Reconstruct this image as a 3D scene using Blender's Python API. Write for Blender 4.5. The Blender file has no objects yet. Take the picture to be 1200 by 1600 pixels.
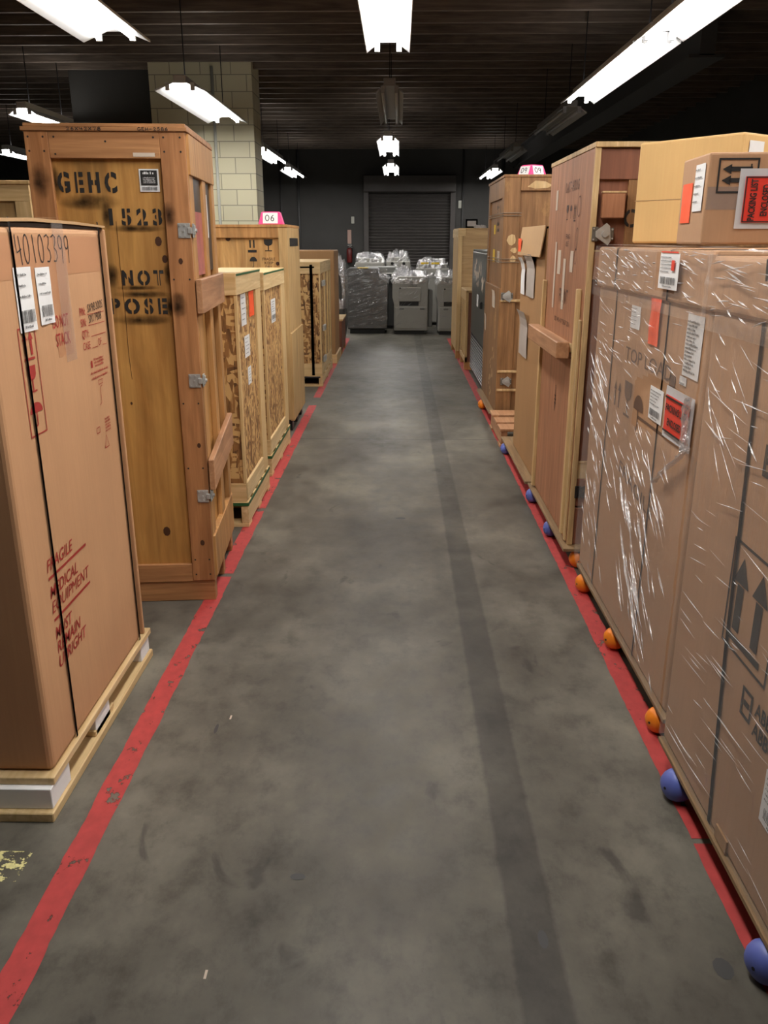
import bpy, bmesh, math, random
from mathutils import Vector, Matrix, noise
R = random.Random(7)
C = bpy.context.scene.collection
S = bpy.context.scene

# ------------------------------------------------------------------ camera, world, exposure
cam_d = bpy.data.cameras.new('camera'); cam = bpy.data.objects.new('camera', cam_d); C.objects.link(cam)
cam_d.sensor_fit = 'VERTICAL'; cam_d.sensor_height = 24.0; cam_d.lens = 24.0 * 1294 / 1600
cam_d.clip_start = 0.05; cam_d.clip_end = 100
cam.location = (0, 0, 1.55)
cam.rotation_euler = (math.radians(90 - 18.18), 0, math.radians(0.967))
S.camera = cam
wd = bpy.data.worlds.new('world'); S.world = wd; wd.use_nodes = True
wd.node_tree.nodes['Background'].inputs[0].default_value = (0.80, 0.88, 1.0, 1)
wd.node_tree.nodes['Background'].inputs[1].default_value = 0.02
S.view_settings.view_transform = 'Standard'
S.view_settings.look = 'None'
S.view_settings.exposure = 0.0
S.view_settings.gamma = 1.0
S.view_settings.use_curve_mapping = False
TUBE = 26.0          # tube emission
LAMP_COL = (1.0, .95, .88)
WATT = 27.0         # light of each lit ceiling lamp

# ------------------------------------------------------------------ materials
def new_mat(name):
    m = bpy.data.materials.new(name); m.use_nodes = True
    nt = m.node_tree; nt.nodes.clear()
    out = nt.nodes.new('ShaderNodeOutputMaterial')
    return m, nt, out
def node(nt, t, **kw):
    n = nt.nodes.new('ShaderNode' + t)
    for k, v in kw.items():
        if k.startswith('_'): setattr(n, k[1:], v)
        else: n.inputs[k.replace('__', ' ')].default_value = v
    return n
def ramp(nt, fac, stops):
    r = nt.nodes.new('ShaderNodeValToRGB'); e = r.color_ramp.elements
    while len(e) < len(stops): e.new(0.5)
    for i, (p, c) in enumerate(stops):
        e[i].position = p; e[i].color = (*c, 1) if len(c) == 3 else c
    nt.links.new(fac, r.inputs[0]); return r.outputs[0]
def mapping(nt, scale, rot=(0, 0, 0), loc=(0, 0, 0)):
    t = nt.nodes.new('ShaderNodeTexCoord'); m = nt.nodes.new('ShaderNodeMapping')
    m.inputs['Scale'].default_value = scale; m.inputs['Rotation'].default_value = rot; m.inputs['Location'].default_value = loc
    nt.links.new(t.outputs['Object'], m.inputs['Vector']); return m.outputs[0]
def mixc(nt, fac, a, b, mode='MIX'):
    n = nt.nodes.new('ShaderNodeMix'); n.data_type = 'RGBA'; n.blend_type = mode
    for k, v in ((0, fac), (6, a), (7, b)):
        if isinstance(v, bpy.types.NodeSocket): nt.links.new(v, n.inputs[k])
        elif k == 0: n.inputs[0].default_value = v
        else: n.inputs[k].default_value = (*v, 1)
    return n.outputs[2]
def fin(nt, out, col, rough=0.6, metal=0.0, bump=None, bump_s=0.1, spec=0.5, rough_sock=None):
    b = nt.nodes.new('ShaderNodeBsdfPrincipled')
    if isinstance(col, bpy.types.NodeSocket): nt.links.new(col, b.inputs['Base Color'])
    else: b.inputs['Base Color'].default_value = (*col, 1)
    b.inputs['Roughness'].default_value = rough; b.inputs['Metallic'].default_value = metal
    b.inputs['Specular IOR Level'].default_value = spec
    if rough_sock: nt.links.new(rough_sock, b.inputs['Roughness'])
    if bump:
        bp = nt.nodes.new('ShaderNodeBump'); bp.inputs['Strength'].default_value = bump_s; bp.inputs['Distance'].default_value = 0.01
        nt.links.new(bump, bp.inputs['Height']); nt.links.new(bp.outputs[0], b.inputs['Normal'])
    nt.links.new(b.outputs[0], out.inputs[0]); return b
def srgb(r, g, b):
    f = lambda c: (c / 255 / 12.92) if c / 255 <= 0.04045 else ((c / 255 + 0.055) / 1.055) ** 2.4
    return (f(r), f(g), f(b))
def scl(c, k): return tuple(min(1, x * k) for x in c)

def plain(name, col, rough=0.6, metal=0.0, var=0.0, vscale=6, spec=0.5):
    m, nt, out = new_mat(name)
    if var:
        v = mapping(nt, (vscale,) * 3); n = node(nt, 'TexNoise', Scale=1.0, Detail=5.0); nt.links.new(v, n.inputs['Vector'])
        c = ramp(nt, n.outputs[0], [(0.3, scl(col, 1 - var)), (0.7, scl(col, 1 + var))])
    else: c = col
    fin(nt, out, c, rough, metal, spec=spec); return m
def wood(name, dark, light, axis='Z', rough=0.55, fine=1.0, wear=None, figure=0.35):
    m, nt, out = new_mat(name)
    s = [16 * fine] * 3; s['XYZ'.index(axis)] = 0.9 * fine
    n1 = node(nt, 'TexNoise', Scale=2.2, Detail=7.0, Roughness=0.6, Distortion=0.5)
    nt.links.new(mapping(nt, s), n1.inputs['Vector'])
    c = ramp(nt, n1.outputs[0], [(0.30, dark), (0.55, tuple((a + b) / 2 for a, b in zip(dark, light))), (0.72, light)])
    s2 = [3.2] * 3; s2['XYZ'.index(axis)] = 0.8
    n2 = node(nt, 'TexNoise', Scale=1.3, Detail=3.0, Distortion=1.6); nt.links.new(mapping(nt, s2, loc=(3, 1, 2)), n2.inputs['Vector'])
    k = ramp(nt, n2.outputs[0], [(0.3, (1 - figure,) * 3), (0.5, (1, 1, 1)), (0.7, (1 - figure * 0.4,) * 3)])
    c = mixc(nt, 1.0, c, k, 'MULTIPLY')
    if wear:
        n3 = node(nt, 'TexNoise', Scale=3.0, Detail=8.0, Roughness=0.7); nt.links.new(mapping(nt, (1.6, 1.6, 1.0), loc=(7, 2, 5)), n3.inputs['Vector'])
        c = mixc(nt, ramp(nt, n3.outputs[0], [(0.58, (0, 0, 0)), (0.75, (0.6, 0.6, 0.6))]), c, wear)
    fin(nt, out, c, rough, bump=n1.outputs[0], bump_s=0.12); return m
def osb_mat(name, dark, mid, light):
    m, nt, out = new_mat(name)
    cols = []
    for rot, sc, loc in (((0.2, 0.2, 0.1), (46, 46, 13), (0, 0, 0)), ((0.9, 0.8, -0.4), (48, 40, 14), (4, 2, 1)), ((-0.8, -0.7, 0.2), (15, 50, 48), (1, 7, 3))):
        d = node(nt, 'TexNoise', Scale=3.0, Detail=2.0); v = mapping(nt, sc, rot, loc)
        a = nt.nodes.new('ShaderNodeVectorMath'); a.operation = 'ADD'; nt.links.new(v, a.inputs[0]); nt.links.new(d.outputs[1], a.inputs[1])
        vo = node(nt, 'TexVoronoi', Scale=1.0); nt.links.new(a.outputs[0], vo.inputs['Vector'])
        sep = nt.nodes.new('ShaderNodeSeparateColor'); nt.links.new(vo.outputs['Color'], sep.inputs[0]); cols.append(sep)
    mx = nt.nodes.new('ShaderNodeMix'); mx.data_type = 'FLOAT'
    st = nt.nodes.new('ShaderNodeMath'); st.operation = 'GREATER_THAN'; st.inputs[1].default_value = 0.5
    nt.links.new(cols[0].outputs[1], st.inputs[0]); nt.links.new(st.outputs[0], mx.inputs[0])
    nt.links.new(cols[1].outputs[0], mx.inputs[2]); nt.links.new(cols[2].outputs[0], mx.inputs[3])
    n = node(nt, 'TexNoise', Scale=1.0, Detail=6.0); nt.links.new(mapping(nt, (70, 70, 12), (.3, .2, .5)), n.inputs['Vector'])
    ad = nt.nodes.new('ShaderNodeMath'); ad.operation = 'MULTIPLY_ADD'; ad.inputs[1].default_value = 0.75; nt.links.new(n.outputs[0], ad.inputs[0]); nt.links.new(mx.outputs[0], ad.inputs[2])
    c = ramp(nt, ad.outputs[0], [(0.32, dark), (0.62, mid), (0.88, scl(mid, 1.25)), (1.2, light)])
    fin(nt, out, c, 0.6, bump=mx.outputs[0], bump_s=0.15); return m
def card(name, col, rough=0.62, var=0.08):
    m, nt, out = new_mat(name)
    n = node(nt, 'TexNoise', Scale=1.0, Detail=6.0, Roughness=0.6); nt.links.new(mapping(nt, (3, 3, 1.2)), n.inputs['Vector'])
    c = ramp(nt, n.outputs[0], [(0.3, scl(col, 1 - var)), (0.7, scl(col, 1 + var))])
    n2 = node(nt, 'TexNoise', Scale=1.0, Detail=2.0); nt.links.new(mapping(nt, (120, 120, 3)), n2.inputs['Vector'])
    c = mixc(nt, 0.07, c, n2.outputs[0], 'OVERLAY')
    fin(nt, out, c, rough, bump=n2.outputs[0], bump_s=0.03, spec=0.35); return m
def film_mat(name, op=0.16, rough=0.14, haze=0.05, bs=0.5, sc=(26, 26, 5), rot=(0.75, 0, 0)):
    m, nt, out = new_mat(name)
    n = node(nt, 'TexNoise', Scale=1.0, Detail=5.0, Distortion=0.4); nt.links.new(mapping(nt, sc, rot), n.inputs['Vector'])
    bp = nt.nodes.new('ShaderNodeBump'); bp.inputs['Strength'].default_value = bs; bp.inputs['Distance'].default_value = 0.02
    nt.links.new(n.outputs[0], bp.inputs['Height'])
    g = node(nt, 'BsdfGlossy', Roughness=rough); g.inputs[0].default_value = (0.95, 0.95, 0.97, 1); nt.links.new(bp.outputs[0], g.inputs['Normal'])
    t = nt.nodes.new('ShaderNodeBsdfTransparent'); d = nt.nodes.new('ShaderNodeBsdfDiffuse'); d.inputs[0].default_value = (0.8, 0.8, 0.82, 1)
    m1 = nt.nodes.new('ShaderNodeMixShader'); m1.inputs[0].default_value = haze / max(op, 1e-3)
    nt.links.new(g.outputs[0], m1.inputs[1]); nt.links.new(d.outputs[0], m1.inputs[2])
    m2 = nt.nodes.new('ShaderNodeMixShader'); m2.inputs[0].default_value = op
    nt.links.new(t.outputs[0], m2.inputs[1]); nt.links.new(m1.outputs[0], m2.inputs[2]); nt.links.new(m2.outputs[0], out.inputs[0])
    return m
def alpha_paint(name, col, lo, hi, scale=(8, 8, 8), rough=0.6, power=1.0, blob=None):
    """paint with holes worn through it; blob: soft sprayed edge, an ellipse in object space (centre, radii)"""
    m, nt, out = new_mat(name)
    n = node(nt, 'TexNoise', Scale=1.0, Detail=8.0, Roughness=0.65); nt.links.new(mapping(nt, scale), n.inputs['Vector'])
    f = ramp(nt, n.outputs[0], [(lo, (0, 0, 0)), (hi, (1, 1, 1))])
    b = nt.nodes.new('ShaderNodeBsdfPrincipled'); b.inputs['Roughness'].default_value = rough
    n2 = node(nt, 'TexNoise', Scale=1.0, Detail=4.0); nt.links.new(mapping(nt, tuple(s * 2.2 for s in scale)), n2.inputs['Vector'])
    nt.links.new(ramp(nt, n2.outputs[0], [(0.3, scl(col, 0.85)), (0.7, scl(col, 1.1))]), b.inputs['Base Color'])
    t = nt.nodes.new('ShaderNodeBsdfTransparent'); mx = nt.nodes.new('ShaderNodeMixShader')
    nt.links.new(f, mx.inputs[0]); nt.links.new(t.outputs[0], mx.inputs[1]); nt.links.new(b.outputs[0], mx.inputs[2]); nt.links.new(mx.outputs[0], out.inputs[0])
    return m
def spray_mat():
    """black overspray: density from the sheet's own UV, dense in the middle, nothing at the rim"""
    m, nt, out = new_mat('black_overspray')
    t = nt.nodes.new('ShaderNodeTexCoord'); mp = nt.nodes.new('ShaderNodeMapping'); mp.inputs['Location'].default_value = (-1, -1, 0); mp.inputs['Scale'].default_value = (2, 2, 0)
    nt.links.new(t.outputs['UV'], mp.inputs['Vector'])
    g = nt.nodes.new('ShaderNodeTexGradient'); g.gradient_type = 'SPHERICAL'; nt.links.new(mp.outputs[0], g.inputs['Vector'])
    n = node(nt, 'TexNoise', Scale=1.0, Detail=6.0); nt.links.new(mapping(nt, (25, 25, 25)), n.inputs['Vector'])
    mu = nt.nodes.new('ShaderNodeMath'); mu.operation = 'MULTIPLY'; nt.links.new(g.outputs[1], mu.inputs[0]); nt.links.new(n.outputs[0], mu.inputs[1])
    f = ramp(nt, mu.outputs[0], [(0.04, (0, 0, 0)), (0.2, (0.3, 0.3, 0.3)), (0.5, (0.8, 0.8, 0.8))])
    b = nt.nodes.new('ShaderNodeBsdfDiffuse'); b.inputs[0].default_value = (0.015, 0.012, 0.01, 1)
    tr = nt.nodes.new('ShaderNodeBsdfTransparent'); mx = nt.nodes.new('ShaderNodeMixShader')
    nt.links.new(f, mx.inputs[0]); nt.links.new(tr.outputs[0], mx.inputs[1]); nt.links.new(b.outputs[0], mx.inputs[2]); nt.links.new(mx.outputs[0], out.inputs[0]); return m
def emis(name, col, s):
    m, nt, out = new_mat(name); e = node(nt, 'Emission', Strength=s); e.inputs[0].default_value = (*col, 1)
    nt.links.new(e.outputs[0], out.inputs[0]); return m

M = {}
M['ply_amber'] = wood('aged_plywood', srgb(168, 116, 56), srgb(210, 158, 86), 'Z', figure=0.42, fine=.7)
M['board_red'] = wood('aged_board_upright', srgb(150, 98, 58), srgb(198, 140, 90), 'Z')
M['board_red_h'] = wood('aged_board_level', srgb(152, 102, 62), srgb(200, 146, 96), 'X')
M['board_side'] = wood('honey_board_upright', srgb(168, 118, 66), srgb(208, 158, 98), 'Z')
M['board_side_h'] = wood('pink_board_level', srgb(160, 112, 76), srgb(200, 152, 112), 'Y')
M['pine'] = wood('pine_upright', srgb(196, 160, 106), srgb(232, 202, 150), 'Z', figure=0.15)
M['pine_x'] = wood('pine_level', srgb(200, 164, 110), srgb(234, 204, 154), 'X', figure=0.15)
M['pine_y'] = wood('pine_along', srgb(196, 164, 114), srgb(230, 204, 156), 'Y', figure=0.15)
M['ply_pale'] = wood('pale_plywood', srgb(178, 142, 92), srgb(214, 180, 126), 'Z', figure=0.25)
M['ply_gold'] = wood('golden_plywood', srgb(184, 134, 76), srgb(222, 176, 112), 'Z', figure=0.35)
M['ply_paleh'] = wood('pale_plywood_level', srgb(176, 140, 92), srgb(208, 172, 122), 'X', figure=0.25)
M['ply_rose'] = wood('rose_plywood', srgb(150, 98, 66), srgb(190, 134, 98), 'Z', figure=0.2)
M['ply_rosedark'] = wood('dark_rose_plywood', srgb(112, 66, 46), srgb(146, 92, 66), 'Z', figure=0.2)
M['ply_edge'] = wood('plywood_edge', srgb(186, 150, 100), srgb(226, 196, 148), 'Z', fine=2)
M['ply_deck'] = wood('grimy_plywood', srgb(122, 96, 66), srgb(166, 136, 98), 'Y')
M['ply_brown'] = wood('brown_plywood', srgb(120, 84, 50), srgb(170, 124, 80), 'Z', wear=srgb(196, 150, 90), figure=0.3)
M['osb'] = osb_mat('strand_board', srgb(78, 48, 22), srgb(140, 98, 54), srgb(206, 166, 108))
M['card_tan'] = card('tan_cardboard', srgb(192, 146, 107))
M['card_brown'] = card('brown_cardboard', srgb(180, 140, 106))
M['card_buff'] = card('buff_cardboard', srgb(222, 182, 122))
M['card_dull'] = card('dull_cardboard', srgb(166, 126, 84))
M['card_flap'] = card('flap_cardboard', srgb(182, 146, 104))
M['paper_tape'] = plain('brown_paper_tape', srgb(184, 134, 98), 0.4, var=0.04)
M['gap_dark'] = plain('painted_gap_shade', srgb(60, 44, 32), 0.8)  # dark colour stands in for shade in the carton's seam and flap gap
M['red_print'] = plain('red_ink', srgb(160, 44, 38), 0.6)
M['black_ink'] = plain('black_ink', (0.016, 0.014, 0.013), 0.6)
M['stain_ink'] = plain('brown_stencil_ink', srgb(74, 44, 34), 0.6)
M['faded_ink'] = plain('faded_black_ink', srgb(104, 78, 62), 0.6)
M['grey_ink'] = plain('grey_ink', srgb(120, 118, 120), 0.6)
M['strap'] = plain('black_strapping', (0.018, 0.017, 0.018), 0.35)
M['paper'] = plain('white_paper', srgb(236, 236, 236), 0.5)
M['paper_grey'] = plain('grey_paper', srgb(176, 166, 158), 0.6, var=0.06)
M['paper_torn'] = plain('torn_paper', srgb(206, 190, 172), 0.7, var=0.06)
M['orange_sticker'] = plain('orange_sticker', srgb(250, 92, 44), 0.5)
M['red_label'] = plain('red_label', srgb(226, 66, 52), 0.35)
M['yellow_sticker'] = plain('yellow_sticker', srgb(226, 188, 40), 0.5)
M['foam'] = plain('white_foam', srgb(240, 240, 240), 0.7)
M['zinc'] = plain('zinc_plated_steel', srgb(190, 192, 190), 0.35, 0.5, var=0.1, vscale=30)
M['latch_plate'] = plain('dull_zinc', srgb(120, 118, 112), 0.4, 0.6)
M['green'] = plain('green_strap', srgb(40, 92, 52), 0.45)
M['pink'] = plain('pink_plastic', srgb(240, 74, 142), 0.4)
M['pink_film'] = plain('pink_lining', srgb(190, 112, 106), 0.3, var=0.15, vscale=20)
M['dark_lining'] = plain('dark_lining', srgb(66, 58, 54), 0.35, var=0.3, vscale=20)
M['orange_wheel'] = plain('orange_wheel', srgb(238, 132, 28), 0.42, var=0.08)
M['blue_wheel'] = plain('blue_wheel', srgb(98, 112, 190), 0.42, var=0.1)
M['dark_metal'] = plain('dark_steel', srgb(52, 52, 54), 0.4, 0.6)
M['joist'] = wood('dark_joist', srgb(92, 82, 74), srgb(136, 122, 110), 'X')
M['deck'] = plain('dark_roof_boards', srgb(58, 56, 56), 0.85, var=0.2)
M['wall_dark'] = plain('dark_grey_wall', srgb(63, 62, 60), 0.75, var=0.1, vscale=2)
M['shutter'] = plain('dark_shutter', srgb(74, 70, 68), 0.5, 0.1, var=0.08)
M['lamp_white'] = plain('white_enamel', srgb(232, 234, 236), 0.35)
M['lamp_off'] = plain('unlit_enamel', srgb(150, 150, 150), 0.5)  # the lamp enamel painted darker for lamps that are off
M['tube'] = emis('lit_tube', (1.0, 0.98, 0.95), TUBE)
M['tube_off'] = plain('unlit_tube', srgb(170, 172, 174), 0.3)
M['film'] = film_mat('stretch_film', op=.2, haze=.07)
M['film_thick'] = film_mat('bunched_film', op=0.55, rough=0.2, haze=0.30, bs=0.4, sc=(60, 60, 60))  # bunched film, its streak highlights put partly into the white haze
M['film_crumple'] = film_mat('crumpled_film', op=0.5, rough=0.12, haze=0.16, bs=0.8, sc=(22, 22, 22))
M['clear_tape'] = film_mat('clear_tape', op=0.22, rough=0.12, haze=0.08, bs=0.3)
M['pouch'] = film_mat('clear_pouch', op=0.72, rough=0.2, haze=0.64, bs=0.2)
M['char'] = plain('charcoal_plastic', srgb(72, 72, 70), 0.4, var=0.06)
M['greige'] = plain('grey_plastic', srgb(158, 156, 148), 0.5, var=0.03)
M['greige2'] = plain('darker_grey_plastic', srgb(112, 112, 108), 0.5)
M['slot'] = plain('black_slot', (0.012, 0.012, 0.012), 0.5)
M['cab'] = plain('grey_cabinet_steel', srgb(92, 96, 92), 0.3, 0.55, var=0.12, vscale=5)
M['steel'] = plain('bright_steel', srgb(190, 190, 190), 0.25, 0.9)
M['ext_red'] = plain('extinguisher_red', srgb(96, 30, 28), 0.35)
M['sign'] = plain('sign_board', srgb(176, 146, 134), 0.6)
M['spray'] = spray_mat()
M['knot'] = plain('wood_knot', srgb(72, 42, 22), 0.6)
M['wire'] = plain('steel_wire', srgb(150, 140, 126), 0.4, 0.6)
M['conduit'] = plain('painted_conduit', srgb(178, 178, 168), 0.5)
M['conduit_dark'] = plain('dark_conduit', srgb(66, 66, 66), 0.5)
M['red_line'] = alpha_paint('red_floor_paint', srgb(182, 64, 62), 0.365, 0.40, (14, 10, 14), 0.6)
M['yellow_line'] = alpha_paint('yellow_floor_paint', srgb(222, 214, 150), 0.50, 0.53, (26, 34, 26), 0.6)

def floor_mat():
    m, nt, out = new_mat('worn_concrete')
    n1 = node(nt, 'TexNoise', Scale=1.0, Detail=9.0, Roughness=0.62); nt.links.new(mapping(nt, (1.7, 1.3, 1)), n1.inputs['Vector'])
    n2 = node(nt, 'TexNoise', Scale=1.0, Detail=8.0, Roughness=0.7); nt.links.new(mapping(nt, (11, 8, 1), loc=(3, 5, 0)), n2.inputs['Vector'])
    c1 = ramp(nt, n1.outputs[0], [(0.3, srgb(74, 70, 63)), (0.5, srgb(101, 97, 88)), (0.68, srgb(127, 123, 111))])
    c2 = ramp(nt, n2.outputs[0], [(0.30, (0.45, 0.45, 0.45)), (0.5, (0.95, 0.95, 0.95)), (0.75, (1.2, 1.2, 1.15))])
    c = mixc(nt, 0.75, c1, c2, 'MULTIPLY')
    # dark scuffs
    n3 = node(nt, 'TexNoise', Scale=1.0, Detail=5.0, Distortion=0.8); nt.links.new(mapping(nt, (5, 3.2, 1), loc=(9, 1, 0)), n3.inputs['Vector'])
    c = mixc(nt, ramp(nt, n3.outputs[0], [(0.66, (0, 0, 0)), (0.72, (0.55, 0.55, 0.55))]), c, srgb(52, 50, 48))
    # worn tape stripe along the aisle and one saw-cut joint across it
    t = nt.nodes.new('ShaderNodeTexCoord'); sp = nt.nodes.new('ShaderNodeSeparateXYZ'); nt.links.new(t.outputs['Object'], sp.inputs[0])
    def band(sock, c0, hw, soft):
        a = nt.nodes.new('ShaderNodeMath'); a.operation = 'SUBTRACT'; a.inputs[1].default_value = c0; nt.links.new(sock, a.inputs[0])
        b = nt.nodes.new('ShaderNodeMath'); b.operation = 'ABSOLUTE'; nt.links.new(a.outputs[0], b.inputs[0])
        w = nt.nodes.new('ShaderNodeMath'); w.operation = 'MULTIPLY_ADD'; w.inputs[1].default_value = 0.02; nt.links.new(n2.outputs[0], w.inputs[0]); nt.links.new(b.outputs[0], w.inputs[2])
        d = nt.nodes.new('ShaderNodeMapRange'); d.inputs[1].default_value = hw; d.inputs[2].default_value = hw + soft; d.inputs[3].default_value = 1; d.inputs[4].default_value = 0
        nt.links.new(w.outputs[0], d.inputs[0]); return d.outputs[0]
    s = band(sp.outputs[0], 0.325, 0.06, 0.012)
    k = nt.nodes.new('ShaderNodeMath'); k.operation = 'MULTIPLY'; nt.links.new(s, k.inputs[0])
    nt.links.new(ramp(nt, n1.outputs[0], [(0.2, (0.62,) * 3), (0.75, (0.35,) * 3)]), k.inputs[1])
    c = mixc(nt, k.outputs[0], c, srgb(44, 42, 42))
    c = mixc(nt, band(sp.outputs[1], 6.635, 0.012, 0.006), c, srgb(44, 42, 40))
    rg = ramp(nt, n2.outputs[0], [(0.3, (0.36,) * 3), (0.7, (0.58,) * 3)])
    fin(nt, out, c, 0.5, bump=n2.outputs[0], bump_s=0.06, rough_sock=rg, spec=0.32); return m
M['floor'] = floor_mat()
def cmu_mat():
    m, nt, out = new_mat('cream_block_wall')
    t = nt.nodes.new('ShaderNodeTexCoord'); sp = nt.nodes.new('ShaderNodeSeparateXYZ'); nt.links.new(t.outputs['Object'], sp.inputs[0])
    ad = nt.nodes.new('ShaderNodeMath'); ad.operation = 'ADD'; nt.links.new(sp.outputs[0], ad.inputs[0]); nt.links.new(sp.outputs[1], ad.inputs[1])
    cb = nt.nodes.new('ShaderNodeCombineXYZ'); nt.links.new(ad.outputs[0], cb.inputs[0]); nt.links.new(sp.outputs[2], cb.inputs[1])
    b = node(nt, 'TexBrick', Scale=1.0); b.inputs['Brick Width'].default_value = 0.40; b.inputs['Row Height'].default_value = 0.2; b.inputs['Mortar Size'].default_value = 0.006
    b.inputs['Color1'].default_value = (*srgb(214, 208, 178), 1); b.inputs['Color2'].default_value = (*srgb(206, 200, 172), 1); b.inputs['Mortar'].default_value = (*srgb(150, 146, 124), 1)
    nt.links.new(cb.outputs[0], b.inputs['Vector'])
    fin(nt, out, b.outputs[0], 0.7, bump=b.outputs[1], bump_s=-0.4); return m
M['cmu'] = cmu_mat()

# ------------------------------------------------------------------ geometry helpers
MW = {}
def thing(name, label, cat, loc=(0, 0, 0), rot=0.0, group=None):
    o = bpy.data.objects.new(name, None); C.objects.link(o); o.location = loc; o.rotation_euler = (0, 0, rot); o.empty_display_size = 0.1
    o['label'] = label; o['category'] = cat
    if group: o['group'] = group
    MW[o.name] = Matrix.Translation(Vector(loc)) @ Matrix.Rotation(rot, 4, 'Z'); return o
def part(name, bm, mat, parent=None, label=None, smooth=False, local=False, kind=None):
    if parent is not None and not local: bm.transform(MW[parent.name].inverted())
    me = bpy.data.meshes.new(name); bm.normal_update(); bm.to_mesh(me); bm.free(); me.materials.append(mat)
    if smooth: me.polygons.foreach_set('use_smooth', [True] * len(me.polygons))
    o = bpy.data.objects.new(name, me); C.objects.link(o)
    if parent is not None: o.parent = parent; MW[o.name] = MW[parent.name]
    else: MW[o.name] = Matrix.Identity(4)
    if label: o['label'] = label
    if kind: o['kind'] = kind
    return o
def solo(name, bm, mat, label, cat, group=None, smooth=False):
    o = part(name, bm, mat, None, smooth=smooth); o['label'] = label; o['category'] = cat
    if group: o['group'] = group
    return o
def box(bm, x0, x1, y0, y1, z0, z1, bev=0.0, seg=1):
    b = bmesh.new() if bev else bm
    v = [b.verts.new((x, y, z)) for x in (x0, x1) for y in (y0, y1) for z in (z0, z1)]
    for f in ((0, 1, 3, 2), (4, 6, 7, 5), (0, 4, 5, 1), (2, 3, 7, 6), (0, 2, 6, 4), (1, 5, 7, 3)): b.faces.new([v[i] for i in f])
    if bev:
        bmesh.ops.bevel(b, geom=list(b.edges), offset=bev, segments=seg, affect='EDGES', profile=0.5)
        join(bm, b)
    return bm
def join(bm, b):
    me = bpy.data.meshes.new('tmp'); b.to_mesh(me); bm.from_mesh(me); b.free(); bpy.data.meshes.remove(me)
def nb(*a, bev=0.0, seg=1): return box(bmesh.new(), *a, bev=bev, seg=seg)
def prism(bm, pts, axis, a, c, bev=0.0, seg=2):
    """outline pts in the plane across axis ('X': (y,z), 'Y': (x,z), 'Z': (x,y)) pulled from a to c"""
    b = bmesh.new()
    mk = {'X': lambda p, t: (t, p[0], p[1]), 'Y': lambda p, t: (p[0], t, p[1]), 'Z': lambda p, t: (p[0], p[1], t)}[axis]
    A = [b.verts.new(mk(p, a)) for p in pts]; D = [b.verts.new(mk(p, c)) for p in pts]
    b.faces.new(A); b.faces.new(D[::-1]); n = len(pts)
    for i in range(n): b.faces.new((A[i], D[i], D[(i + 1) % n], A[(i + 1) % n]))
    bmesh.ops.recalc_face_normals(b, faces=list(b.faces))
    if bev: bmesh.ops.bevel(b, geom=list(b.edges), offset=bev, segments=seg, affect='EDGES', profile=0.5)
    join(bm, b); return bm
def cyl(bm, p0, p1, r, n=12, r1=None):
    p0, p1 = Vector(p0), Vector(p1); d = p1 - p0
    m = Matrix.Translation((p0 + p1) / 2) @ d.to_track_quat('Z', 'Y').to_matrix().to_4x4()
    bmesh.ops.create_cone(bm, cap_ends=True, segments=n, radius1=r, radius2=r if r1 is None else r1, depth=d.length, matrix=m); return bm
def lathe(bm, prof, centre, axis, n=28):
    """prof: (radius, height) pairs turned round axis through centre"""
    q = Vector(axis).to_track_quat('Z', 'Y').to_matrix(); c = Vector(centre); rings = []
    for r, h in prof:
        rings.append([bm.verts.new(c + q @ Vector((r * math.cos(2 * math.pi * i / n), r * math.sin(2 * math.pi * i / n), h))) for i in range(n)])
    for a, b in zip(rings, rings[1:]):
        for i in range(n): bm.faces.new((a[i], a[(i + 1) % n], b[(i + 1) % n], b[i]))
    return bm
class Fr:
    def __init__(s, o, u, v, n): s.o, s.u, s.v, s.n = Vector(o), Vector(u), Vector(v), Vector(n)
    def p(s, a, b, d=0.0): return s.o + s.u * a + s.v * b + s.n * d
def E(x): return Fr((x, 0, 0), (0, 1, 0), (0, 0, 1), (1, 0, 0))        # facing +x, u = y
def W(x): return Fr((x, 0, 0), (0, -1, 0), (0, 0, 1), (-1, 0, 0))      # facing -x, u = -y
def F(y): return Fr((0, y, 0), (1, 0, 0), (0, 0, 1), (0, -1, 0))       # facing -y, u = x
OFF = 0.0016
def poly(bm, fr, pts, d=OFF):
    return bm.faces.new([bm.verts.new(fr.p(a, b, d)) for a, b in pts])
def rect(bm, fr, u0, u1, v0, v1, d=OFF): return poly(bm, fr, [(u0, v0), (u1, v0), (u1, v1), (u0, v1)], d)
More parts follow.
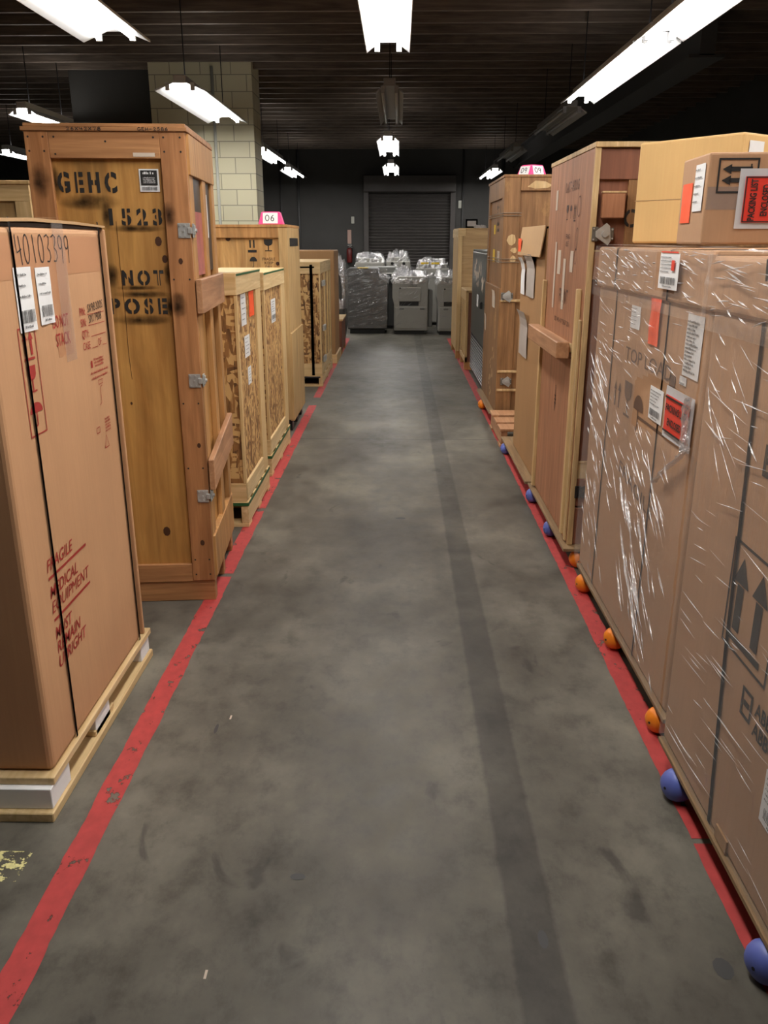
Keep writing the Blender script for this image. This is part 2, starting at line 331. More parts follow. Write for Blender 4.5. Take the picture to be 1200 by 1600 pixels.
def sheet(bm, fr, u0, u1, v0, v1, th=0.001, d=0.0008, jit=0.0, nu=6, nv=6, curl=0.0, seed=0):
    """a thin sheet of paper or card lying on a face, a little wavy, curling off at its upper edge by curl"""
    g = {}
    for i in range(nu + 1):
        for j in range(nv + 1):
            a, b = i / nu, j / nv
            w = jit * noise.noise(Vector((a * 2.3 + seed, b * 2.1, seed * 3.1))) + jit + curl * max(0, b - 0.6) ** 2 * 6
            for s in (0, 1): g[i, j, s] = bm.verts.new(fr.p(u0 + (u1 - u0) * a, v0 + (v1 - v0) * b, d + w + th * s))
    for i in range(nu):
        for j in range(nv):
            bm.faces.new((g[i, j, 1], g[i + 1, j, 1], g[i + 1, j + 1, 1], g[i, j + 1, 1])); bm.faces.new((g[i, j, 0], g[i, j + 1, 0], g[i + 1, j + 1, 0], g[i + 1, j, 0]))
    for i in range(nu):
        bm.faces.new((g[i, 0, 0], g[i + 1, 0, 0], g[i + 1, 0, 1], g[i, 0, 1])); bm.faces.new((g[i, nv, 1], g[i + 1, nv, 1], g[i + 1, nv, 0], g[i, nv, 0]))
    for j in range(nv):
        bm.faces.new((g[0, j, 0], g[0, j, 1], g[0, j + 1, 1], g[0, j + 1, 0])); bm.faces.new((g[nu, j, 0], g[nu, j + 1, 0], g[nu, j + 1, 1], g[nu, j, 1]))
    bmesh.ops.recalc_face_normals(bm, faces=list(bm.faces)); return bm
def ribbon(bm, fr, pts, w, d=OFF):
    P = [Vector(p) for p in pts]; n = len(P); L = []
    for i in range(n):
        t = (P[min(i + 1, n - 1)] - P[max(i - 1, 0)]); t.normalize(); nn = Vector((-t.y, t.x)) * w / 2
        a, b = P[i] + nn, P[i] - nn
        L.append((bm.verts.new(fr.p(a.x, a.y, d)), bm.verts.new(fr.p(b.x, b.y, d))))
    for (a, b), (c, e) in zip(L, L[1:]): bm.faces.new((a, b, e, c))
def text(bm, fr, s, u, v, h, xs=1.0, shear=0.0, d=OFF, width=None, stencil=0.0, rot=0.0, bold=0.0):
    """lettering of cap height h starting at (u, v); width: stretch to this width; stencil: bridge width as a share of h; rot: turned in its plane"""
    cu = bpy.data.curves.new('tmp', 'FONT'); cu.body = s; cu.size = 1.0; cu.shear = shear; cu.resolution_u = 3; cu.offset = bold
    if stencil: cu.space_character = 1.5
    o = bpy.data.objects.new('tmp', cu); C.objects.link(o); me = bpy.data.meshes.new_from_object(o)
    b = bmesh.new(); b.from_mesh(me); C.objects.unlink(o); bpy.data.objects.remove(o); bpy.data.meshes.remove(me); bpy.data.curves.remove(cu)
    if not b.verts: b.free(); return
    if bold and max(abs(p.co.y) for p in b.verts) > 1.6: b.free(); return text(bm, fr, s, u, v, h, xs, shear, d, width, stencil, rot, 0.0)
    k = h / 0.72; X0 = min(p.co.x for p in b.verts); X1 = max(p.co.x for p in b.verts)
    kx = (width / (X1 - X0)) if width else k * xs
    if stencil:
        # letters apart: cut each island with an upright bridge through its middle
        bmesh.ops.remove_doubles(b, verts=list(b.verts), dist=1e-6)
        left = set(b.verts); isl = []
        while left:
            st = [left.pop()]; cur = set(st)
            while st:
                q = st.pop()
                for e in q.link_edges:
                    w = e.other_vert(q)
                    if w in left: left.discard(w); cur.add(w); st.append(w)
            isl.append((min(p.co.x for p in cur), max(p.co.x for p in cur)))
        for (a, c), ch in zip(sorted(isl), s.replace(' ', '').replace('-', '-')):
            if c - a < 0.3: continue
            m = a + (c - a) * {'E': .36, 'P': .36, 'F': .36, 'K': .38}.get(ch, .5); g = stencil / 2
            for x in (m - g, m + g): bmesh.ops.bisect_plane(b, geom=list(b.verts) + list(b.edges) + list(b.faces), plane_co=(x, 0, 0), plane_no=(1, 0, 0))
            bmesh.ops.delete(b, geom=[f for f in b.faces if m - g < f.calc_center_median().x < m + g], context='FACES')
    cr, sr = math.cos(rot), math.sin(rot)
    for p in b.verts:
        x, y = (p.co.x - X0) * kx, p.co.y * k
        p.co = fr.p(u + x * cr - y * sr, v + x * sr + y * cr, d)
    join(bm, b)
def ell(cx, cy, rx, ry, a0=0, a1=360, n=14): return [(cx + rx * math.cos(math.radians(a0 + (a1 - a0) * i / n)), cy + ry * math.sin(math.radians(a0 + (a1 - a0) * i / n))) for i in range(n + 1)]
HAND = {'0': [ell(.5, .5, .38, .5, 100, 470)], '1': [[(.45, 1), (.5, .5), (.58, 0)]], '4': [[(.12, 1), (.1, .7), (.2, .38), (.85, .5)], [(.6, .95), (.7, .5), (.78, -.05)]],
        '3': [[(.1, .92), (.5, 1), (.8, .9), (.7, .68), (.45, .52), (.8, .4), (.88, .18), (.6, .02), (.2, .03)]],
        '9': [ell(.45, .72, .32, .25, 20, 380), [(.78, .85), (.74, .4), (.66, -.08)]],
        '2': [[(.15, .8), (.45, 1), (.8, .8), (.6, .4), (.15, .03), (.9, .05)]], '6': [[(.7, 1), (.3, .65), (.2, .3)] + ell(.5, .26, .3, .26, 180, 540)],
        '5': [[(.8, 1), (.25, .97), (.22, .58), (.6, .6), (.85, .32), (.6, .02), (.15, .06)]], '8': [ell(.5, .75, .26, .25, 270, 630), ell(.5, .25, .34, .25, 90, 450)],
        '7': [[(.1, .95), (.85, 1), (.45, 0)]], 'G': [ell(.55, .5, .42, .5, 50, 330) + [(.9, .45), (.55, .45)]], 'E': [[(.85, 1), (.2, .95), (.2, .02), (.9, .05)], [(.2, .5), (.75, .52)]],
        'H': [[(.15, 1), (.18, 0)], [(.82, 1), (.8, 0)], [(.15, .5), (.82, .52)]], '-': [[(.1, .5), (.8, .52)]], 'X': [[(.1, 1), (.85, 0)], [(.85, 1), (.1, 0)]],
        'S': [[(.85, .9), (.5, 1), (.2, .8), (.5, .52), (.82, .28), (.5, 0), (.12, .1)]], 'M': [[(.05, 0), (.2, 1), (.5, .4), (.8, 1), (.95, 0)]], 'P': [[(.2, 0), (.22, 1), (.7, .95), (.75, .6), (.25, .5)]], ' ': []}
def hand(bm, fr, s, u, v, h, adv, w, d=OFF, slope=0.0):
    for i, ch in enumerate(s):
        for st in HAND.get(ch, []):
            ribbon(bm, fr, [(u + adv * (i + 0.9 * a), v + h * b + slope * adv * i) for a, b in st], w, d)
def bars(bm, fr, u0, u1, v0, v1, n=26, d=OFF, seed=1):
    r = random.Random(seed); x = u0
    while x < u1:
        w = (u1 - u0) / n * r.choice((0.35, 0.35, 0.7)); rect(bm, fr, x, min(x + w, u1), v0, v1, d); x += w + (u1 - u0) / n * r.choice((0.4, 0.4, 0.7))
def smallprint(bm, fr, u0, u1, v, h, d=OFF, seed=1):
    """a line of print too small to read: short strokes"""
    r = random.Random(seed); x = u0
    while x < u1 - h * 0.3:
        w = min(h * r.uniform(0.25, 0.6), u1 - x); rect(bm, fr, x, x + w, v, v + h * r.choice((0.7, 1.0)), d); x += w + h * r.choice((0.2, 0.2, 0.2, 0.6))
def up_arrow(bm, fr, u, v, w, h, d=OFF):
    rect(bm, fr, u - w * .22, u + w * .22, v, v + h * .62, d); poly(bm, fr, [(u - w * .5, v + h * .64), (u + w * .5, v + h * .64), (u, v + h)], d)
def glass(bm, fr, u, v, w, h, d=OFF):
    poly(bm, fr, [(u - w * .5, v + h)] + [(u - w * .5 * math.cos(t), v + h * .45 + h * .3 * (1 - math.sin(t))) for t in (.3, .8, 1.3)] + [(u + w * .5 * math.cos(t), v + h * .45 + h * .3 * (1 - math.sin(t))) for t in (1.3, .8, .3)] + [(u + w * .5, v + h)], d)
    rect(bm, fr, u - w * .06, u + w * .06, v + h * .08, v + h * .5, d); rect(bm, fr, u - w * .4, u + w * .4, v, v + h * .07, d)
def umbrella(bm, fr, u, v, w, h, d=OFF):
    poly(bm, fr, [(u + w * .5 * math.cos(t), v + h * .55 + h * .42 * math.sin(t)) for t in [math.pi * i / 10 for i in range(11)]], d)
    rect(bm, fr, u - w * .035, u + w * .035, v + h * .05, v + h * .56, d); ribbon(bm, fr, [(u, v + h * .06), (u - w * .08, v), (u - w * .16, v + h * .08)], w * .06, d)
def outline(bm, fr, u0, u1, v0, v1, w, d=OFF):
    rect(bm, fr, u0, u1, v0, v0 + w, d); rect(bm, fr, u0, u1, v1 - w, v1, d); rect(bm, fr, u0, u0 + w, v0 + w, v1 - w, d); rect(bm, fr, u1 - w, u1, v0 + w, v1 - w, d)
def strap_band(bm, pts, w, axis, th=0.0012):
    """flat strap along pts (a path of 3-D points), its width along axis ('X','Y','Z')"""
    wv = Vector({'X': (1, 0, 0), 'Y': (0, 1, 0), 'Z': (0, 0, 1)}[axis]) * w / 2; L = []
    P = [Vector(p) for p in pts]
    for p in P: L.append((bm.verts.new(p - wv), bm.verts.new(p + wv)))
    fs = [bm.faces.new((a, b, e, c)) for (a, b), (c, e) in zip(L, L[1:])]
    bmesh.ops.solidify(bm, geom=fs, thickness=th)
def label_on(parent, name, fr, u0, u1, v0, v1, mat, d=0.001, ink=None, seed=0, jit=0.0015, lab=None, curl=0.0, local=False):
    """a stuck-on label: sheet with its print as a sub-part"""
    o = part(name, sheet(bmesh.new(), fr, u0, u1, v0, v1, 0.0006, d, jit, seed=seed, curl=curl), mat, parent, lab, local=local)
    if ink:
        b = bmesh.new(); ink(b, d + 2 * jit + 0.0016); 
        if b.verts: part('print', b, M['black_ink'], o, local=local)
        else: b.free()
    return o
def shipping_ink(fr, u0, u1, v0, v1, seed=1, bc=True, nl=5):
    def f(b, d):
        w, h = u1 - u0, v1 - v0; q = v1 - h * .08
        for i in range(nl): smallprint(b, fr, u0 + w * .08, u0 + w * (.55 + .35 * ((i * 37 + seed) % 10) / 10), q - h * .05, h * .035, d, seed + i); q -= h * (.5 if bc else .85) / nl
        if bc: bars(b, fr, u0 + w * .12, u1 - w * .1, v0 + h * .14, v0 + h * .34, 22, d, seed); smallprint(b, fr, u0 + w * .25, u1 - w * .25, v0 + h * .06, h * .04, d, seed + 9)
    return f
def struct(o, kind='structure'): o['kind'] = kind; return o
def ridges(bm, fr, n, u0, u1, v0, v1, ang, dang, lmin, lmax, w=0.003, d=0.004, seed=1, keep=None):
    """folds of bunched film: long thin three-sided ridges lying on the film"""
    r = random.Random(seed)
    for _ in range(n):
        a, b = r.uniform(u0, u1), r.uniform(v0, v1); t = math.radians(r.gauss(ang, dang)); L = r.uniform(lmin, lmax) * r.uniform(.5, 1); ww = w * r.uniform(.4, 1.3)
        du, dv = math.cos(t) * L / 2, math.sin(t) * L / 2; nu, nv = -math.sin(t) * ww / 2, math.cos(t) * ww / 2
        if not (u0 <= a - abs(du) and a + abs(du) <= u1 and v0 <= b - abs(dv) and b + abs(dv) <= v1): continue
        if keep and not keep(a, b): continue
        p = [bm.verts.new(fr.p(a - du, b - dv, d)), bm.verts.new(fr.p(a + nu, b + nv, d)), bm.verts.new(fr.p(a + du, b + dv, d)), bm.verts.new(fr.p(a - nu, b - nv, d)), bm.verts.new(fr.p(a, b, d + ww * .7))]
        for i in range(4): bm.faces.new((p[i], p[(i + 1) % 4], p[4]))
def film_sheet(bm, fr, u0, u1, v0, v1, nu, nv, amp, d=0.003, seed=0, ang=0.6, hole=None):
    g = {}
    for i in range(nu + 1):
        for j in range(nv + 1):
            a, b = u0 + (u1 - u0) * i / nu, v0 + (v1 - v0) * j / nv
            s, t = a * math.cos(ang) + b * math.sin(ang), -a * math.sin(ang) + b * math.cos(ang)
            h = 1 - abs(noise.noise(Vector((s * 2.2, t * 16, seed)))) * 2; h2 = noise.noise(Vector((s * 5, t * 30, seed + 5)))
            g[i, j] = bm.verts.new(fr.p(a, b, d + amp * (0.5 + 0.5 * h) + amp * .35 * (1 + h2)))
    for i in range(nu):
        for j in range(nv):
            a, b = u0 + (u1 - u0) * (i + .5) / nu, v0 + (v1 - v0) * (j + .5) / nv
            if hole and hole(a, b): continue
            bm.faces.new((g[i, j], g[i + 1, j], g[i + 1, j + 1], g[i, j + 1]))
def crumple(bm, cx, cy, z0, rx, ry, h, n=26, seed=0, amp=0.04, power=4):
    """crumpled film bundled over a top: a dented dome"""
    rows = []
    for j in range(n // 2 + 1):
        row = []; f = j / (n // 2)
        for i in range(n * 2):
            t = 2 * math.pi * i / (n * 2); c, s = math.cos(t), math.sin(t)
            k = (abs(c) ** power + abs(s) ** power) ** (-1 / power); rr = math.cos(f * math.pi / 2) ** .5; z = math.sin(f * math.pi / 2)
            nn = noise.noise(Vector((c * 4 + seed, s * 4, z * 3))) + .6 * abs(noise.noise(Vector((c * 9, s * 9 + seed, z * 6))))
            row.append(bm.verts.new((cx + rx * k * rr * c + amp * nn * c * (.3 if j == 0 else 1), cy + ry * k * rr * s + amp * nn * s * .5, z0 + h * z * (1 + .5 * nn) + amp * nn * (0 if j == 0 else .6))))
        rows.append(row)
    for a, b in zip(rows, rows[1:]):
        for i in range(len(a)): bm.faces.new((a[i], a[(i + 1) % len(a)], b[(i + 1) % len(a)], b[i]))
    return bm
def ellp(x, y):
    b = bmesh.new(); rect(b, Fr((0, 0, .001), (1, 0, 0), (0, 1, 0), (0, 0, 1)), x - .003, x + .003, y - .012, y + .012, 0); return b
def nails(bm, fr, pts, r=0.004, d=0.001):
    for u, v in pts: poly(bm, fr, [(u + r * math.cos(t), v + r * math.sin(t)) for t in [i * math.pi / 4 for i in range(8)]], d)

# ------------------------------------------------------------------ the setting
XL, XR, YB, YF, ZC = -10.0, 5.0, -3.5, 22.5, 3.9
fl = struct(part('floor', nb(XL - .2, XR + .2, YB - .2, YF + .2, -0.2, 0.0), M['floor']))
ce = struct(part('ceiling', nb(XL - .2, XR + .2, YB - .2, YF + .2, ZC, ZC + 0.15), M['deck']))
jp = None
y = -3.2; k = 0
while y < YF - 0.1:
    j = part('joist', nb(XL, XR, y - 0.022, y + 0.022, ZC - 0.21, ZC, bev=0.003), M['joist'], ce); j['kind'] = 'structure'
    y += 0.48
struct(part('wall_left', nb(XL - .2, XL, YB, YF, 0, ZC), M['wall_dark']))
struct(part('wall_right', nb(XR, XR + .2, YB, YF, 0, ZC), M['wall_dark']))
struct(part('wall_back', nb(XL, XR, YB - .2, YB, 0, ZC), M['wall_dark']))
DX0, DX1, DZ = -0.80, 1.34, 2.68
fw = bmesh.new(); box(fw, XL, DX0, YF, YF + .2, 0, ZC); box(fw, DX1, XR, YF, YF + .2, 0, ZC); box(fw, DX0, DX1, YF, YF + .2, DZ, ZC)
struct(part('wall_far', fw, M['wall_dark']))
# roller shutter
sh = bmesh.new(); n = 36; prof = []
hs = DZ / n
for i in range(n):
    z = i * hs; prof += [(YF + .10, z + hs * .08), (YF + .065, z + hs * .3), (YF + .06, z + hs * .55), (YF + .075, z + hs * .8), (YF + .10, z + hs * .95)]
A = [sh.verts.new((DX0, a, b)) for a, b in prof]; B = [sh.verts.new((DX1, a, b)) for a, b in prof]
for i in range(len(prof) - 1): sh.faces.new((A[i], B[i], B[i + 1], A[i + 1]))
box(sh, DX0, DX1, YF + .11, YF + .13, 0, DZ)
door = struct(part('door_1', sh, M['shutter']))
gf = bmesh.new()
box(gf, DX0 - .10, DX0 + .03, YF - .06, YF - .001, 0, DZ + .05, bev=.006); box(gf, DX1 - .03, DX1 + .10, YF - .06, YF - .001, 0, DZ + .05, bev=.006); box(gf, DX0 - .1, DX1 + .1, YF - .2, YF - .001, DZ + .02, DZ + .42, bev=.02)
struct(part('door_frame', gf, M['shutter'], door))
for i, (x, r, mt) in enumerate(((-3.0, .022, 'conduit_dark'), (-2.55, .03, 'conduit_dark'), (1.62, .02, 'conduit_dark'), (2.6, .035, 'conduit_dark'))):
    struct(part('trim_%d' % (i + 1), cyl(bmesh.new(), (x, YF - .05, 0), (x, YF - .05, ZC - .21), r, 12), M[mt], smooth=True))
struct(part('trim_5', nb(DX0 - .42, DX0 - .34, YF - .04, YF, 1.95, 2.12, bev=.005), M['conduit']))
struct(part('trim_6', nb(DX1 + .17, DX1 + .25, YF - .04, YF, 2.32, 2.5, bev=.005), M['conduit']))
# painted block pier, its grey neighbour and a girder
struct(part('pillar', nb(-3.28, -1.93, 12.0, 12.6, 0, ZC), M['cmu']))
struct(part('wall_middle', nb(-4.42, -3.28, 12.25, 12.6, 0, ZC), M['wall_dark']))
struct(part('trim_7', cyl(bmesh.new(), (-2.44, 11.96, 0), (-2.44, 11.96, ZC - .21), .02, 12), M['conduit'], smooth=True))
gb = bmesh.new(); box(gb, 2.95, 3.1, 9.2, YF, 3.28, 3.69); box(gb, 2.85, 3.2, 9.2, YF, 3.26, 3.29); box(gb, 2.85, 3.2, 9.2, YF, 3.66, 3.69)
struct(part('beam', gb, M['conduit_dark']))
# painted lines on the floor
def line_strip(x, wid, y0, y1, seed, gaps):
    b = bmesh.new(); yy = y0; prev = None
    while yy < y1:
        w = wid / 2; j = lambda s: 0.005 * noise.noise(Vector((yy * 6, s, seed))) + .003 * noise.noise(Vector((yy * 25, s, seed)))
        a = b.verts.new((x - w + j(1), yy, .0012)); c = b.verts.new((x + w + j(7), yy, .0012))
        if prev and not any(g0 < yy < g1 for g0, g1 in gaps): b.faces.new((prev[0], prev[1], c, a))
        prev = (a, c); yy += 0.02 if yy < 5 else .06
    return b
struct(part('floor_marking', line_strip(-0.838, 0.075, .6, 14, 3, [(3.72, 3.75), (8.1, 8.5)]), M['red_line']))
struct(part('floor_marking', line_strip(0.842, 0.075, .6, 14, 9, [(1.868, 1.884)]), M['red_line']))
yb = bmesh.new(); rect(yb, Fr((0, 0, 0.0012), (1, 0, 0), (0, 1, 0), (0, 0, 1)), -1.25, -0.965, 1.69, 1.80, 0)
struct(part('floor_marking', yb, M['yellow_line']))

for i, (x, y, rx, ry) in enumerate(((.345, 1.53, .012, .028), (.735, 1.455, .022, .03), (-.60, 2.39, .006, .03), (.02, 4.6, .03, .02), (-.25, 1.72, .02, .012))):
    b = bmesh.new(); poly(b, Fr((0, 0, .0009), (1, 0, 0), (0, 1, 0), (0, 0, 1)), [(x + rx * (1 + .4 * noise.noise(Vector((k, i, 0)))) * math.cos(k * .6283), y + ry * (1 + .4 * noise.noise(Vector((k, i, 4)))) * math.sin(k * .6283)) for k in range(10)], 0)
    struct(part('floor_stain', b, M['conduit_dark']))
for x, y in ((-.565, 2.46), (-.42, 1.42)): struct(part('floor_marking', ellp(x, y), M['paper_torn']))

# ------------------------------------------------------------------ ceiling lamps
def lamp(x, y0, y1, z, lit, label, wide=.34, end_on=False):
    t = thing('ceiling_lamp', label, 'lamp', (x, (y0 + y1) / 2, z), 0, 'fluorescent lamps in rows')
    mt = M['lamp_white'] if lit else M['lamp_off']
    w = wide / 2
    part('housing', nb(x - .06, x + .06, y0, y1, z, z + .07, bev=.006), mt, t)
    rf = bmesh.new(); prism(rf, [(x - w, z - .075), (x - w, z - .06), (x - .07, z + .002), (x + .07, z + .002), (x + w, z - .06), (x + w, z - .075), (x + w - .004, z - .075), (x + .068, z - .004), (x - .068, z - .004), (x - w + .004, z - .075)], 'Y', y0, y1)
    part('reflector', rf, mt, t)
    for s in (-.5, .5):
        tx = x + s * w
        part('tube', cyl(bmesh.new(), (tx, y0 + .03, z - .045), (tx, y1 - .03, z - .045), .018, 10), M['tube'] if lit else M['tube_off'], t, smooth=True)
        for ya in (y0 + .004, y1 - .03): part('socket', nb(tx - .02, tx + .02, ya, ya + .026, z - .07, z), mt, t)
    for yy in (y0 + .25, y1 - .25): part('hanger', cyl(bmesh.new(), (x, yy, z + .06), (x, yy, ZC + .01), .006, 6), M['dark_metal'], t)
    if lit:
        ld = bpy.data.lights.new('lamp_light', 'AREA'); ld.shape = 'RECTANGLE'; ld.size = wide * .8; ld.size_y = y1 - y0 - .1; ld.energy = WATT * (1.45 if y0 < 2 else 1.0); ld.color = LAMP_COL
        lo = bpy.data.objects.new('lamp_light', ld); C.objects.link(lo); lo.parent = t; lo.location = (0, 0, -.08)
        lu = bpy.data.lights.new('added_uplight', 'AREA'); lu.shape = 'RECTANGLE'; lu.size = .1; lu.size_y = y1 - y0 - .1; lu.energy = WATT * .16; lu.color = LAMP_COL  # added light aimed upward to brighten the ceiling, not from the tubes
        lq = bpy.data.objects.new('added_uplight', lu); C.objects.link(lq); lq.parent = t; lq.location = (0, 0, .085); lq.rotation_euler = (math.pi, 0, 0)
ZL = 3.02
LAMPS = [
    (-.09, 5.0, 7.3, 1, 'lit twin-tube lamp hanging at the top edge, above the middle of the aisle', .34),
    (-.10, 9.2, 11.6, 0, 'unlit grey lamp seen end-on over the aisle, between two lit ones', .28),
    (-.17, 13.4, 15.8, 1, 'lit lamp over the aisle, just beyond the unlit grey one', .34),
    (-.17, 18.0, 20.4, 1, 'small lit lamp over the aisle, last before the roller shutter', .34),
    (-2.10, 4.4, 6.9, 1, 'large bright lamp at the top above the stencilled crate', .50),
    (-2.16, 9.0, 11.4, 1, 'bright lamp hanging right in front of the cream block pillar', .50),
    (-2.3, 14.9, 17.3, 1, 'small lit lamp just past the edge of the cream pillar', .34),
    (-2.36, 18.9, 21.1, 1, 'tiny lit lamp beyond the cream pillar, lowest of its row', .34),
    (-4.42, 10.6, 12.1, 1, 'slanting lit lamp just above the top of the stencilled crate', .34),
    (-6.7, 15.2, 16.6, 1, 'small lit lamp at the edge of the view, beside the stencilled crate', .34),
    (1.92, 4.4, 6.95, 1, 'long glaring lamp at the top above the stacked boxes', .36),
    (1.92, 7.0, 9.9, 1, 'glaring lamp continuing the line over the reddish plywood crate', .36),
    (2.0, 10.6, 12.8, 0, 'unlit slanting lamp above the reddish plywood crate', .34),
    (1.95, 14.9, 17.0, 0, 'unlit lamp above the tall brown crate with the pink marker', .34),
    (2.06, 19.2, 21.6, 1, 'small lit lamp just above the tall brown crate with pink marker', .34),
    (-.09, .95, 3.35, 1, 'lit lamp hanging over the aisle above the camera', .34),
    (2.3, .95, 3.35, 1, 'lit lamp overhead above the wrapped carton', .34),
]
for x, y0, y1, lit, lab, wd_ in LAMPS: lamp(x, y0, y1, ZL, lit, lab, wd_)

# ------------------------------------------------------------------ strapped tan carton on its plywood pallet
t = thing('pallet', 'low plywood pallet with white foam blocks under the strapped tan carton', 'pallet', (-1.35, 2.4, 0))
part('bottom_deck', nb(-1.72, -.955, 1.915, 2.90, 0.0, .03, bev=.003), M['pine_y'], t)
part('top_deck', nb(-1.72, -.958, 1.955, 2.905, .095, .118, bev=.002), M['pine_y'], t)
part('foam_block', nb(-1.72, -.962, 1.935, 2.07, .03, .095, bev=.002), M['foam'], t)
for x0 in (-1.72, -1.42, -1.09):
    for y0, l in ((2.30, .13), (2.79, .10)):
        part('foam_block', nb(x0, x0 + .125, y0, y0 + l, .03, .095, bev=.002), M['foam'], t)
sc = bmesh.new(); box(sc, -1.02, -.965, 2.29, 2.47, .03, .05, bev=.002)
part('scrap_board', sc, M['pine_y'], t)
BX = -.970
t = thing('carton', 'tall tan carton with red print and two black straps, marked 40103399', 'box', (-1.35, 2.45, .118))
part('carton_body', nb(-1.70, BX, 1.985, 2.828, .1185, 1.584, bev=.016, seg=3), M['card_tan'], t)
part('end_panel', nb(-1.70, BX + .004, 2.847, 2.862, .118, 1.583, bev=.004, seg=2), M['card_tan'], t)
part('seam', nb(-1.69, BX - .012, 2.826, 2.848, .12, 1.575), M['gap_dark'], t)
lid = bmesh.new(); prism(lid, [(1.975, 1.590), (2.3, 1.597), (2.6, 1.594), (2.865, 1.588), (2.865, 1.594), (2.6, 1.602), (2.3, 1.606), (1.975, 1.598)], 'X', -1.7, BX + .003)
part('top_flap', lid, M['card_flap'], t)
lid = bmesh.new(); box(lid, -1.69, BX - .006, 2.0, 2.86, 1.583, 1.593); part('flap_gap', lid, M['gap_dark'], t)
fr = E(BX)
for a, b, c_, d_ in ((2.05, 2.79, 1.455, 1.56), (2.375, 2.49, 1.23, 1.455)): part('paper_tape', sheet(bmesh.new(), fr, a, b, c_, d_, .0004, .0003, 0), M['paper_tape'], t)
for yy in (2.158, 2.797):
    b = bmesh.new(); strap_band(b, [(BX + .004, yy, .12), (BX + .004, yy, .8), (BX + .004, yy, 1.57), (BX + .002, yy, 1.605), (-1.02, yy, 1.609), (-1.69, yy, 1.609)], .012, 'Y'); part('strap', b, M['strap'], t)
b = bmesh.new(); film_sheet(b, fr, 2.42, 2.50, 1.21, 1.597, 8, 14, .002, .0012, 4, .2); fl2 = Fr((BX, 0, 1.606), (0, 1, 0), (-1, 0, 0), (0, 0, 1)); film_sheet(b, fl2, 2.40, 2.56, -.004, .25, 8, 10, .003, .001, 6, .2)
part('clear_tape', b, M['clear_tape'], t)
label_on(t, 'shipping_label', fr, 2.145, 2.25, 1.322, 1.484, M['paper'], ink=shipping_ink(fr, 2.145, 2.25, 1.322, 1.484, 3, nl=3), seed=1)
label_on(t, 'shipping_label', fr, 2.277, 2.37, 1.33, 1.480, M['paper'], ink=shipping_ink(fr, 2.277, 2.37, 1.33, 1.480, 5, nl=3), seed=2)
b = bmesh.new(); hand(b, fr, '40103399', 2.178, 1.492, .072, .046, .0042); part('handwriting', b, M['black_ink'], t)
b = bmesh.new()
outline(b, fr, 2.128, 2.232, 1.05, 1.335, .004)
up_arrow(b, fr, 2.163, 1.262, .03, .062); up_arrow(b, fr, 2.198, 1.262, .03, .062); rect(b, fr, 2.148, 2.213, 1.250, 1.256)
glass(b, fr, 2.18, 1.165, .052, .07); umbrella(b, fr, 2.18, 1.075, .08, .065)
part('red_print', b, M['red_print'], t); b = bmesh.new()
text(b, fr, 'DO NOT', 2.355, 1.313, .036, width=.115, bold=.01); text(b, fr, 'STACK', 2.365, 1.262, .036, width=.105, bold=.01)
part('red_print', b, M['red_print'], t); b = bmesh.new()
for s, v in (('P/N:', 1.330), ('S/N:', 1.297), ('QTY:', 1.262)):
    text(b, fr, s, 2.565, v, .024, xs=.8, bold=.012); rect(b, fr, 2.625 if s != 'QTY:' else 2.64, 2.775, v - .002, v)
text(b, fr, 'CASE', 2.565, 1.226, .024, xs=.8); rect(b, fr, 2.64, 2.69, 1.224, 1.226); text(b, fr, 'OF', 2.695, 1.226, .024, xs=.8); rect(b, fr, 2.735, 2.775, 1.224, 1.226)
for i, (u, w, v) in enumerate(((2.64, .09, 1.185), (2.64, .09, 1.175), (2.645, .08, 1.165), (2.60, .16, 1.145), (2.605, .15, 1.128), (2.68, .05, .985), (2.68, .05, .975), (2.68, .05, .965), (2.68, .05, .955), (2.68, .05, .945))): smallprint(b, fr, u, u + w, v, .007, OFF, i)
ribbon(b, fr, [(2.655, 1.04), (2.672, 1.045), (2.672, 1.095), (2.69, 1.10)], .003); outline(b, fr, 2.66, 2.70, 1.105, 1.12, .002); outline(b, fr, 2.60, 2.63, .955, .975, .0025)
ribbon(b, fr, [(2.66, .895), (2.70, .895), (2.68, .935), (2.66, .895)], .004); rect(b, fr, 2.612, 2.626, 1.165, 1.187)
part('red_print', b, M['red_print'], t); b = bmesh.new()
for s, v, w in (('FRAGILE', .672, .19), ('MEDICAL', .593, .205), ('EQUIPMENT', .548, .29), ('MUST', .468, .125), ('REMAIN', .424, .18), ('UPRIGHT', .379, .215)): text(b, fr, s, 2.112, v, .036, width=w, shear=.25, bold=.008)
rect(b, fr, 2.115, 2.40, .648, .656); rect(b, fr, 2.115, 2.40, .522, .530)
part('red_print', b, M['red_print'], t)
b = bmesh.new(); hand(b, fr, 'SX98200S', 2.63, 1.336, .023, .018, .0032, slope=.05); hand(b, fr, 'SM17908', 2.632, 1.303, .023, .017, .0032, slope=.05); part('handwriting', b, M['black_ink'], t)

